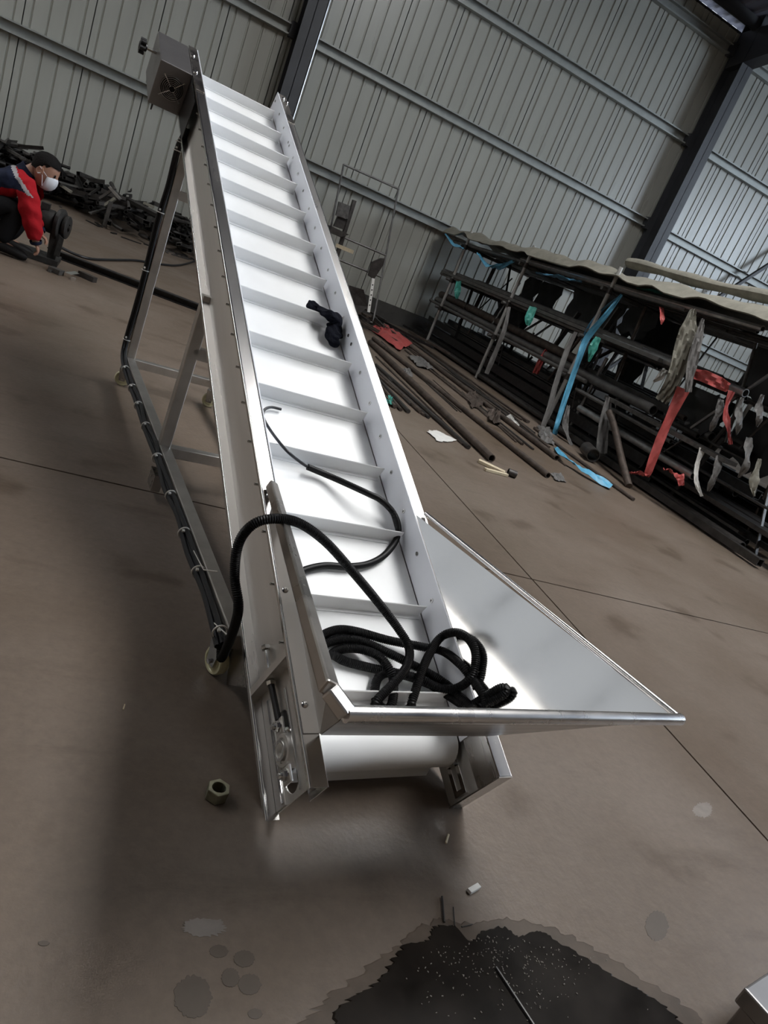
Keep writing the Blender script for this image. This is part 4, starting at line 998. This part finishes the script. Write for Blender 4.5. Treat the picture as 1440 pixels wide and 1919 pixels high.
def plate(nm, px, Y, m, th=.03):
    b = MB(); pts = [aty(*p, Y)-t1 for p in px]; b.poly(pts, (0, th, 0)); b.build(nm, M[m], st)
plate('upper_plate', ((636, 378), (657, 386), (652, 411), (630, 404)), 10.75, 'dullend', .05)
plate('back_plate', ((634, 404), (652, 412), (648, 432), (626, 424)), 10.8, 'mill', .06)
plate('tray', ((622, 424), (655, 440), (640, 444), (618, 434)), 10.6, 'mill', .25)
b = MB(); b.bar(np.array((2.93, 10.82, 0))-t1, np.array((2.87, 10.82, 1.55))-t1, .08, .05); b.build('column', M['mill'], st)
b = MB(); a = aty(632, 460, 10.45); c_ = aty(661, 472, 10.3); b.bar(a, c_, .09, .05); o = b.build('pale_block', M['wood'], None); tag(o, 'pale block on the stand sticking out behind the conveyor edge', 'block')
ru = empty('slotted_bar', tuple(fl(690, 590))); tag(ru, 'white slotted upright bar with a dark clamp leaning by the tube frame', 'bar'); t2 = np.array(ru.location)
b = MB(); a = aty(691, 585, 10.35); c_ = aty(700, 522, 10.6); hs = []
b.bar(a-t2, c_-t2, .045, .012, upv=(0, -1, 0)); b.build('bar', M['paper'], ru)
for k in range(5):
    p = a + (c_-a)*(.2+.15*k) - t2; b = MB(); b.box(p+np.array((0, -.007, 0)), (.018, .004, .03)); b.build('slot', M['recess_shade'], ru)  # black blocks in place of shaded slots
b = MB(); p = aty(703, 505, 10.6)-t2; b.poly([p+np.array(q) for q in ((-.06, 0, -.12), (.04, 0, -.14), (.10, 0, .10), (.09, 0, .20), (.03, 0, .18), (-.08, 0, .08))], (0, .05, 0)); b.build('clamp', M['mill'], ru)
b = MB(); p = aty(668, 560, 10.4); b.poly([aty(655, 535, 10.3), aty(682, 543, 10.35), aty(690, 575, 10.4), aty(672, 590, 10.3), aty(655, 570, 10.3)], (0, .03, 0)); tag(b.build('dark_plate', M['mill'], None), 'dark rounded plate leaning behind the conveyor by the slotted bar', 'plate')
# low heap of dark bars at the wall foot
rr = random.Random(31)
for k in range(22):
    x = rr.uniform(3.2, 4.9); y = rr.uniform(9.6, 11.3); L_ = rr.uniform(.5, 1.4); an = rr.uniform(-.5, .5) + (1.57 if k % 4 == 0 else 0)
    b = MB(); b.bar((-L_/2*math.sin(an), -L_/2*math.cos(an), 0), (L_/2*math.sin(an), L_/2*math.cos(an), 0), rr.uniform(.03, .06), .03)
    o = b.build('bar_offcut', M[rr.choice(('mill', 'rust', 'blackiron'))], None); o.location = (x, y, .02 + .032*(k % 4)); tag(o, 'dark bar lying in the low heap at the wall foot by the tube frame', 'bar', 'bars at the wall foot')

# ================================================================== scrap pile at the left wall
rr = random.Random(77)
def tubemesh(kind, s, L_, m):
    b = MB()
    if kind == 'sq': b.hollow((0, -L_/2, 0), (0, L_/2, 0), s, s, .003)
    elif kind == 'rect': b.hollow((0, -L_/2, 0), (0, L_/2, 0), s*1.5, s*.8, .003)
    elif kind == 'round': b.pipe((0, -L_/2, 0), (0, L_/2, 0), s/2, .003, 10)
    else:
        b.bar((0, -L_/2, 0), (0, L_/2, 0), s, .004); b.bar((s/2, -L_/2, s/2), (s/2, L_/2, s/2), .004, s)
    return b.mesh('offcut_tube', M[m])
meshes = []
for kd in ('sq', 'sq', 'rect', 'round', 'angle'):
    for s in (.04, .055):
        for L_ in (.25, .5, .85):
            meshes.append((kd, L_, s, [tubemesh(kd, s, L_, m) for m in ('blackiron', 'mill', 'mill', 'dullend')]))
def fronty(x): return float(np.interp(x, (-2.6, -.7, -.2, .1, .5, 1.2), (11.1, 10.75, 10.15, 10.05, 10.3, 10.4)))
def ptop(x): return float(np.interp(x, (-2.6, -1.5, -.6, -.2, .4, 1.1), (.50, .48, .42, .46, .48, .40)))
n_ = 0
for k in range(330):
    x = rr.uniform(-2.5, 1.15); f0 = fronty(x); t = rr.random()**.8; y = f0 + (11.75-f0)*t
    zt = ptop(x)*min(1, .40 + t*1.7); z = zt*rr.uniform(.10, 1.0)**.8
    kd, L_, s, ms = rr.choice(meshes)
    if t < .25 and L_ > .6: continue
    y = min(y, 11.85 - L_/2*.9)
    o = inst('tube_offcut', rr.choice(ms), None, (x, y, max(s*.55, z)), (rr.gauss(0, .12), rr.uniform(-.5, .5), rr.gauss(0, .42) + (1.4 if rr.random() < .12 else 0)))
    zn = 'behind the worker' if x < -.75 else ('right of the worker' if x < .2 else 'behind the conveyor post')
    kn = {'sq': 'square tube', 'rect': 'flat rectangular tube', 'round': 'round tube', 'angle': 'angle bar'}[kd]; sz = {.25: 'short', .5: 'medium', .85: 'long'}[L_]
    tag(o, '%s dark %s offcut in the scrap heap %s' % (sz, kn, zn), 'offcut', 'scrap heap offcuts'); n_ += 1
    if n_ >= 300: break
# pale / shiny pieces on the heap
for i, (a, c_, w_, m) in enumerate((((187, 372), (216, 352), .05, 'dullend'), ((205, 350), (226, 374), .05, 'tubegalv'), ((195, 425), (208, 378), .045, 'dullend'), ((196, 385), (216, 372), .06, 'tarp'), ((114, 347), (134, 360), .05, 'tarp'), ((270, 380), (288, 388), .06, 'tarp'))):
    Y = (10.35, 10.30, 10.15, 10.3, 10.7, 10.6)[i]
    p, q = aty(*a, Y), aty(*c_, Y-.04); b = MB(); b.bar(p, q, w_, .03)
    if i == 2: p[2] = max(p[2], .01)
    tag(b.build('bright_offcut', M[m], None), ('grey flat offcut lying crosswise on the scrap heap', 'shiny steel offcut on the front of the scrap heap', 'pale bar leaning upright against the front of the scrap heap', 'dull beige plate under the shiny offcut on the heap', 'pale bar end sticking out of the heap behind the mask', 'pale block on the scrap heap near the conveyor post')[i], 'offcut')
for i, (a, c_, Y, w_) in enumerate((((-8, 258), (48, 302), 11.2, .05), ((-5, 268), (60, 306), 11.3, .04), ((18, 282), (44, 297), 11.0, .07))):
    b = MB(); b.bar(aty(*a, Y), aty(*c_, Y-.2), w_, .03); tag(b.build('long_bar', M['mill' if i < 2 else 'dullend'], None), ('long dark bar sloping down behind the crouching worker', 'second long dark bar behind the crouching worker', 'short grey bar on the heap behind the crouching worker')[i], 'bar')
for i in range(16):
    x = rr.uniform(-.8, 1.0); y = fronty(x) - rr.uniform(.05, .35); s = rr.uniform(.04, .16); b = MB(); an = rr.uniform(0, 3)
    b.bar((-s*math.cos(an), -s*math.sin(an), 0), (s*math.cos(an), s*math.sin(an), 0), .03, .012)
    o = b.build('floor_scrap', M[rr.choice(('mill', 'dullend', 'blackiron'))], None); o.location = (x, y, .008); tag(o, 'small flat scrap on the floor before the left heap', 'scrap', 'scraps before the heap')

# ================================================================== cut-off machine, rail and cable
sw = empty('cutoff_machine', (-.50, 6.32, 0)); tag(sw, 'dark cast motor with round discs standing on the floor before the worker', 'machine'); t3 = np.array((-.50, 6.32, 0))
def sp(nm, fn, m='cast', smooth=True): b = MB(); fn(b); b.v = [tuple(np.array(v)-t3) for v in b.v]; b.build(nm, M[m], sw, smooth)
ax_ = np.array((.96, -.20, 0.0)); ax_ /= np.linalg.norm(ax_)
mc = np.array((-.60, 6.34, .30))
sp('motor_body', lambda b: b.lathe(mc, ax_, [(-.06, 0), (-.06, .06), (-.02, .082), (.10, .088), (.12, .075), (.14, .05), (.14, 0)], 20))
sp('rear_disc', lambda b: b.lathe(mc+ax_*.135, ax_, [(0, 0), (0, .115), (.012, .122), (.030, .122), (.038, .112), (.038, 0)], 28))
sp('front_disc', lambda b: b.lathe(mc+ax_*.185, ax_, [(0, .05), (0, .082), (.01, .088), (.028, .088), (.034, .080), (.034, .03), (.028, .03), (.028, 0)], 28))
sp('hub', lambda b: b.cyl(mc+ax_*.17, mc+ax_*.232, .018, n=10), 'mill')
sp('stand_leg', lambda b: b.poly([(-.485, 6.24, .0), (-.43, 6.24, .0), (-.415, 6.24, .24), (-.50, 6.24, .26)], (0, .10, 0)), 'cast', False)
sp('base_plate', lambda b: b.bx(-.74, -.40, 6.18, 6.48, .004, .045), 'cast', False)
sp('side_bracket', lambda b: b.poly([(-.44, 6.20, .08), (-.40, 6.20, .08), (-.395, 6.20, .22), (-.43, 6.20, .24)], (0, .02, 0)), 'cast', False)
sp('handle_arm', lambda b: b.sweep([mc+np.array((-.03, -.02, .05)), mc+np.array((-.06, -.04, .12)), mc+np.array((-.11, -.05, .20))], [.03, .026, .022], 8), 'cast')
sp('terminal_box', lambda b: b.bx(-.60, -.54, 6.28, 6.36, .37, .42), 'cast', False)
b = MB(); a, c_ = np.array((-.52, 6.66, .03)), np.array((1.05, 6.36, .03)); 
d = (c_-a)/np.linalg.norm(c_-a)
for off, w_, h_, z in ((0, .012, .05, .03), (0, .075, .008, .056), (0, .075, .008, .006)):
    b.bar(a*(1, 1, 0)+np.array((0, 0, z)), c_*(1, 1, 0)+np.array((0, 0, z)), w_, h_)
tag(b.build('floor_rail', M['blackiron'], None), 'long black steel beam lying on the floor from worker to conveyor', 'beam')
b = MB(); P = [fl(112, 462, .012), fl(140, 476, .012), fl(170, 485, .012), fl(210, 487, .012), fl(255, 488, .012), fl(300, 495, .012), fl(335, 497, .012), fl(365, 489, .012), fl(385, 478, .012)]
b.sweep(resample(spline(P, 8), .05), .012, 7); tag(b.build('power_cable', M['rubber'], None, True), 'black cable trailing over the floor from the cut-off machine', 'cable')
for i, (a, c_, w_, h_, m) in enumerate((((95, 503), (116, 512), .07, .035, 'dullend'), ((126, 516), (146, 514), .05, .03, 'chrome'), ((132, 521), (142, 524), .03, .02, 'chrome'), ((150, 512), (178, 525), .05, .04, 'mill'), ((92, 508), (104, 506), .02, .015, 'dullend'))):
    b = MB(); b.bar(fl(*a, h_/2+.001), fl(*c_, h_/2+.001), w_, h_); tag(b.build('cut_piece', M[m], None), ('grey cut block on the floor below the machine', 'shiny cut tube piece on the floor below the machine', 'small shiny chip beside the cut tube piece', 'dark cut tube piece beside the black beam', 'thin grey splinter beside the grey cut block')[i], 'offcut')

# ================================================================== the worker
def skinmesh(verts, edges, rads, root=0, sub=2):
    me = bpy.data.meshes.new('tmp'); me.from_pydata([tuple(v) for v in verts], edges, []); ob = bpy.data.objects.new('tmp', me); COL.objects.link(ob)
    md = ob.modifiers.new('s', 'SKIN'); md.use_smooth_shade = True; md.branch_smoothing = .6
    for i, r in enumerate(rads):
        sv = me.skin_vertices[0].data[i]; sv.radius = (r, r) if np.isscalar(r) else r; sv.use_root = (i == root)
    s_ = ob.modifiers.new('d', 'SUBSURF'); s_.levels = sub; s_.render_levels = sub
    dg = bpy.context.evaluated_depsgraph_get(); ev = ob.evaluated_get(dg); m2 = ev.to_mesh()
    vs = [tuple(v.co) for v in m2.vertices]; fs = [tuple(p.vertices) for p in m2.polygons]; ev.to_mesh_clear()
    bpy.data.objects.remove(ob); bpy.data.meshes.remove(me); return vs, fs
pb_ = np.array((-.95, 6.1, 0)); per = empty('person', tuple(pb_)); tag(per, 'crouching worker in red and navy jacket with white face mask', 'person')
V = dict(pelvis=(-1.06, 6.10, .27), belly=(-.97, 6.10, .37), chest=(-.84, 6.10, .47), neck=(-.725, 6.10, .575), head0=(-.67, 6.10, .63), headc=(-.635, 6.10, .665),
         shR=tuple(aty(50, 348, 5.96)), elR=tuple(aty(58, 405, 5.93)), wrR=tuple(aty(67, 452, 5.96)), haR=tuple(aty(70, 463, 5.97)),
         shL=(-.69, 6.245, .515), elL=(-.66, 6.29, .33), wrL=(-.57, 6.22, .22), haL=(-.54, 6.21, .19),
         hiR=(-1.05, 6.01, .25), knR=(-.69, 5.985, .36), anR=(-.79, 5.99, .075), toR=(-.64, 5.985, .04), hiL=(-1.05, 6.19, .25), knL=(-.66, 6.22, .34), anL=(-.78, 6.22, .075), toL=(-.63, 6.22, .04))
def chain(names_edges, rad):
    names = []; 
    for e in names_edges:
        for n in e:
            if n not in names: names.append(n)
    return [np.array(V[n])-pb_ for n in names], [(names.index(a), names.index(b)) for a, b in names_edges], [rad[n] for n in names]
# continuous body: trunk, neck, limbs, hands with fingers, then the head
ed = [('pelvis', 'belly'), ('belly', 'chest'), ('chest', 'neck'), ('neck', 'head0'), ('head0', 'headc'), ('chest', 'shR'), ('shR', 'elR'), ('elR', 'wrR'), ('wrR', 'haR'), ('chest', 'shL'), ('shL', 'elL'), ('elL', 'wrL'), ('wrL', 'haL'),
      ('pelvis', 'hiR'), ('hiR', 'knR'), ('knR', 'anR'), ('anR', 'toR'), ('pelvis', 'hiL'), ('hiL', 'knL'), ('knL', 'anL'), ('anL', 'toL')]
rad = dict(pelvis=.10, belly=.10, chest=.10, neck=.052, head0=.05, headc=.05, shR=.055, elR=.038, wrR=.026, haR=.022, shL=.055, elL=.038, wrL=.026, haL=.022, hiR=.08, knR=.055, anR=.035, toR=.03, hiL=.08, knL=.055, anL=.035, toL=.03)
b = MB(); b.add(*skinmesh(*chain(ed, rad)))
for hand, dirx in (('haR', np.array((.30, .05, -.75))), ('haL', np.array((.8, -.1, -.4)))):
    h = np.array(V[hand])-pb_; dx = dirx/np.linalg.norm(dirx); sd = np.array((0, 1.0, 0)); dn = np.cross(dx, sd)
    for k, (off, L_) in enumerate(((-.022, .060), (-.008, .068), (.007, .064), (.021, .052))):
        p0 = h + sd*off; p1 = p0 + dx*L_*.45; p2 = p1 + dx*L_*.25 - dn*.012; p3 = p2 + dx*L_*.12 - dn*.020
        b.sweep([p0-dx*.01, p0, p1, p2, p3], [.008, .0092, .0088, .0080, .006], 8)
    p0 = h + sd*.024 - dx*.012; b.sweep([p0, p0+sd*.018+dx*.014, p0+sd*.022+dx*.036-dn*.010], [.010, .0095, .007], 8)
# head: rings from chin to crown in a frame pitched forward
hc = np.array((-.600, 6.09, .655))-pb_; pit = math.radians(14); yawh = math.radians(-12)
Fh = np.array((math.cos(pit)*math.cos(yawh), math.cos(pit)*math.sin(yawh), -math.sin(pit))); Sh = np.array((-math.sin(yawh), math.cos(yawh), 0.0)); Uh = np.cross(Fh, Sh); Uh = Uh if Uh[2] > 0 else -Uh
rings = [(-.118, .012, .050, -.005), (-.112, .030, .066, .005), (-.095, .048, .080, .030), (-.070, .060, .088, .055), (-.045, .066, .090, .072), (-.020, .070, .091, .084), (.005, .073, .092, .092), (.030, .075, .092, .096), (.055, .074, .086, .095), (.080, .066, .072, .086), (.100, .050, .050, .064), (.112, .026, .022, .034), (.116, .004, .002, .006)]
vs = []; n = 24
for z, wx, fr, bk in rings:
    for k in range(n):
        an = 2*math.pi*k/n; cx = math.cos(an); f = fr*cx if cx > 0 else bk*cx
        f += .014*math.exp(-((an if an < math.pi else an-2*math.pi)/.16)**2)*math.exp(-((z+.022)/.022)**2)      # nose
        f -= .006*math.exp(-((abs(an if an < math.pi else an-2*math.pi)-.42)/.16)**2)*math.exp(-((z-.004)/.014)**2)   # eye sockets
        vs.append(hc + Uh*z + Fh*f + Sh*wx*math.sin(an))
fs = [(i*n+k, i*n+(k+1) % n, (i+1)*n+(k+1) % n, (i+1)*n+k) for i in range(len(rings)-1) for k in range(n)] + [tuple(range(n))[::-1], tuple((len(rings)-1)*n+k for k in range(n))]
b.add(vs, fs)
for s_ in (-1, 1):      # ears
    b.lathe(hc + Sh*s_*.068 - Fh*.004 + Uh*(-.012), Sh*s_ - Fh*.4, [(0, .020), (.006, .030), (.014, .031), (.016, .024), (.010, .012), (.010, 0)], 14)
b.build('body', M['skin'], per, True)
# eyes
for s_ in (-1, 1):
    b = MB(); b.lathe(hc + Uh*.004 + Fh*.080 + Sh*s_*.031, Fh, [(0, .012), (.006, .009), (.008, 0)], 10); b.build('eye', M['hair'], per, True)
# hair: cap over the rings with a short back and sides
b = MB(); vs = []
hr = [(.012, .0755, .086, .098), (.030, .0775, .090, .101), (.055, .078, .093, .101), (.080, .071, .084, .094), (.102, .054, .062, .072), (.117, .028, .030, .040), (.122, .003, .003, .006)]
for i, (z, wx, fr, bk) in enumerate(hr):
    for k in range(n):
        an = 2*math.pi*k/n; cx = math.cos(an); f = fr*cx if cx > 0 else bk*cx; zz = z
        if i == 0: zz = .058 if cx > .5 else (.030 if cx > -.15 else -.018)
        if i == 1: zz = .062 if cx > .5 else (.044 if cx > -.15 else .012)
        jit = 1 + .03*math.sin(k*5.1+i*2.3)
        vs.append(hc + Uh*zz + Fh*f*jit + Sh*wx*math.sin(an)*jit)
fs = [(i*n+k, i*n+(k+1) % n, (i+1)*n+(k+1) % n, (i+1)*n+k) for i in range(len(hr)-1) for k in range(n)] + [tuple((len(hr)-1)*n+k for k in range(n))]
b.add(vs, fs); b.build('hair', M['hair'], per, True)
# mask with ear loops
b = MB(); vs = []; mr = [(-.118, .036, .068), (-.100, .055, .094), (-.075, .066, .108), (-.048, .069, .112), (-.022, .064, .108), (-.008, .050, .100)]
m_ = 13
for z, wx, fr in mr:
    for k in range(m_):
        an = (k/(m_-1)-.5)*2*1.15; vs.append(hc + Uh*z + Fh*(fr*math.cos(an)) + Sh*wx*1.06*math.sin(an))
b.add(vs, [(i*m_+k, i*m_+k+1, (i+1)*m_+k+1, (i+1)*m_+k) for i in range(len(mr)-1) for k in range(m_-1)])
mk = b.build('face_mask', M['mask'], per, True); md = mk.modifiers.new('so', 'SOLIDIFY'); md.thickness = .003
for s_ in (-1, 1):
    b = MB()
    for z in (-.018, -.095):
        p0 = hc + Uh*z + Fh*.045 + Sh*s_*.072; p1 = hc + Uh*(z*.3+.004) + Fh*.016 + Sh*s_*.083; p2 = hc + Uh*(.012 if z > -.05 else -.035) - Fh*.012 + Sh*s_*.086
        b.sweep(spline([p0, p1, p2], 5), .0024, 6)
    b.build('ear_loop', M['mask'], mk, True)
# jacket
edj = [('belly', 'chest'), ('chest', 'neck'), ('chest', 'shR'), ('shR', 'elR'), ('elR', 'wrR'), ('chest', 'shL'), ('shL', 'elL'), ('elL', 'wrL'), ('pelvis', 'belly')]
rj = dict(pelvis=.145, belly=(.15, .145), chest=(.155, .125), neck=.078, shR=.088, elR=.074, wrR=.056, shL=.082, elL=.062, wrL=.045)
vs, fs = skinmesh(*chain(edj, rj), sub=4); b = MB(); vs = [np.array(v) for v in vs]
wv = [v*1.0 for v in vs]
out = []
for v in vs:
    x, y, z = v + pb_
    v = v + np.array((.004*math.sin(z*70+x*20), .004*math.sin(z*60+y*30), .004*math.sin(x*75)))
    out.append(v)
s0, s1 = aty(20, 312, 5.98), aty(49, 352, 5.98)
b.add(out, []); b.v = [tuple(v) for v in out]
for f in fs:
    c_ = np.mean([out[i] for i in f], axis=0) + pb_; px = (c_[0]-s0[0])*(s1[2]-s0[2]) - (c_[2]-s0[2])*(s1[0]-s0[0])
    L_ = math.hypot(s1[0]-s0[0], s1[2]-s0[2]); dist = px/L_
    lowz = float(np.interp(c_[0], (-1.2, -.9, -.72), (.30, .43, .475)))
    mi = 0
    if c_[2] > lowz and dist > .012: mi = 1
    elif c_[2] > lowz-.01 and -.014 < dist <= .012: mi = 2
    b.f.append(tuple(f)); b.mi.append(mi)
jk = b.build('jacket', [M['red'], M['navy'], M['stripe']], per, True)
b = MB(); b.lathe(np.array(V['neck'])-pb_+np.array((-.005, 0, 0)), np.array((.5, 0, .62)), [(0, .070), (.03, .066), (.055, .070), (.055, .062), (.03, .058)], 18); b.build('collar', M['navy'], jk, True)
for w1, e1 in (('wrR', 'elR'), ('wrL', 'elL')):
    a = np.array(V[w1])-pb_; d = a-(np.array(V[e1])-pb_); d /= np.linalg.norm(d); b = MB(); b.lathe(a-d*.005, d, [(0, .043), (.02, .041), (.025, .036), (.02, .033)], 14); b.build('cuff', M['navy'], jk, True)
# trousers and shoes
edt = [('pelvis', 'hiR'), ('hiR', 'knR'), ('knR', 'anR'), ('pelvis', 'hiL'), ('hiL', 'knL'), ('knL', 'anL'), ('pelvis', 'belly')]
rt_ = dict(pelvis=.135, belly=.12, hiR=.115, knR=.085, anR=.062, hiL=.115, knL=.085, anL=.062)
b = MB(); b.add(*skinmesh(*chain(edt, rt_))); b.build('trousers', M['dkpants'], per, True)
for an_, to_ in (('anR', 'toR'), ('anL', 'toL')):
    a = np.array(V[an_])-pb_; c_ = np.array(V[to_])-pb_; b = MB()
    b.sweep([a+np.array((-.05, 0, -.035)), a+np.array((-.03, 0, -.025)), a+np.array((.03, 0, -.02)), (a+c_)/2+np.array((.03, 0, -.012)), c_+np.array((.02, 0, -.005)), c_+np.array((.05, 0, -.012))], [.028, .042, .046, .042, .038, .022], 12, flat=.85); b.build('shoe', M['shoe'], per, True)
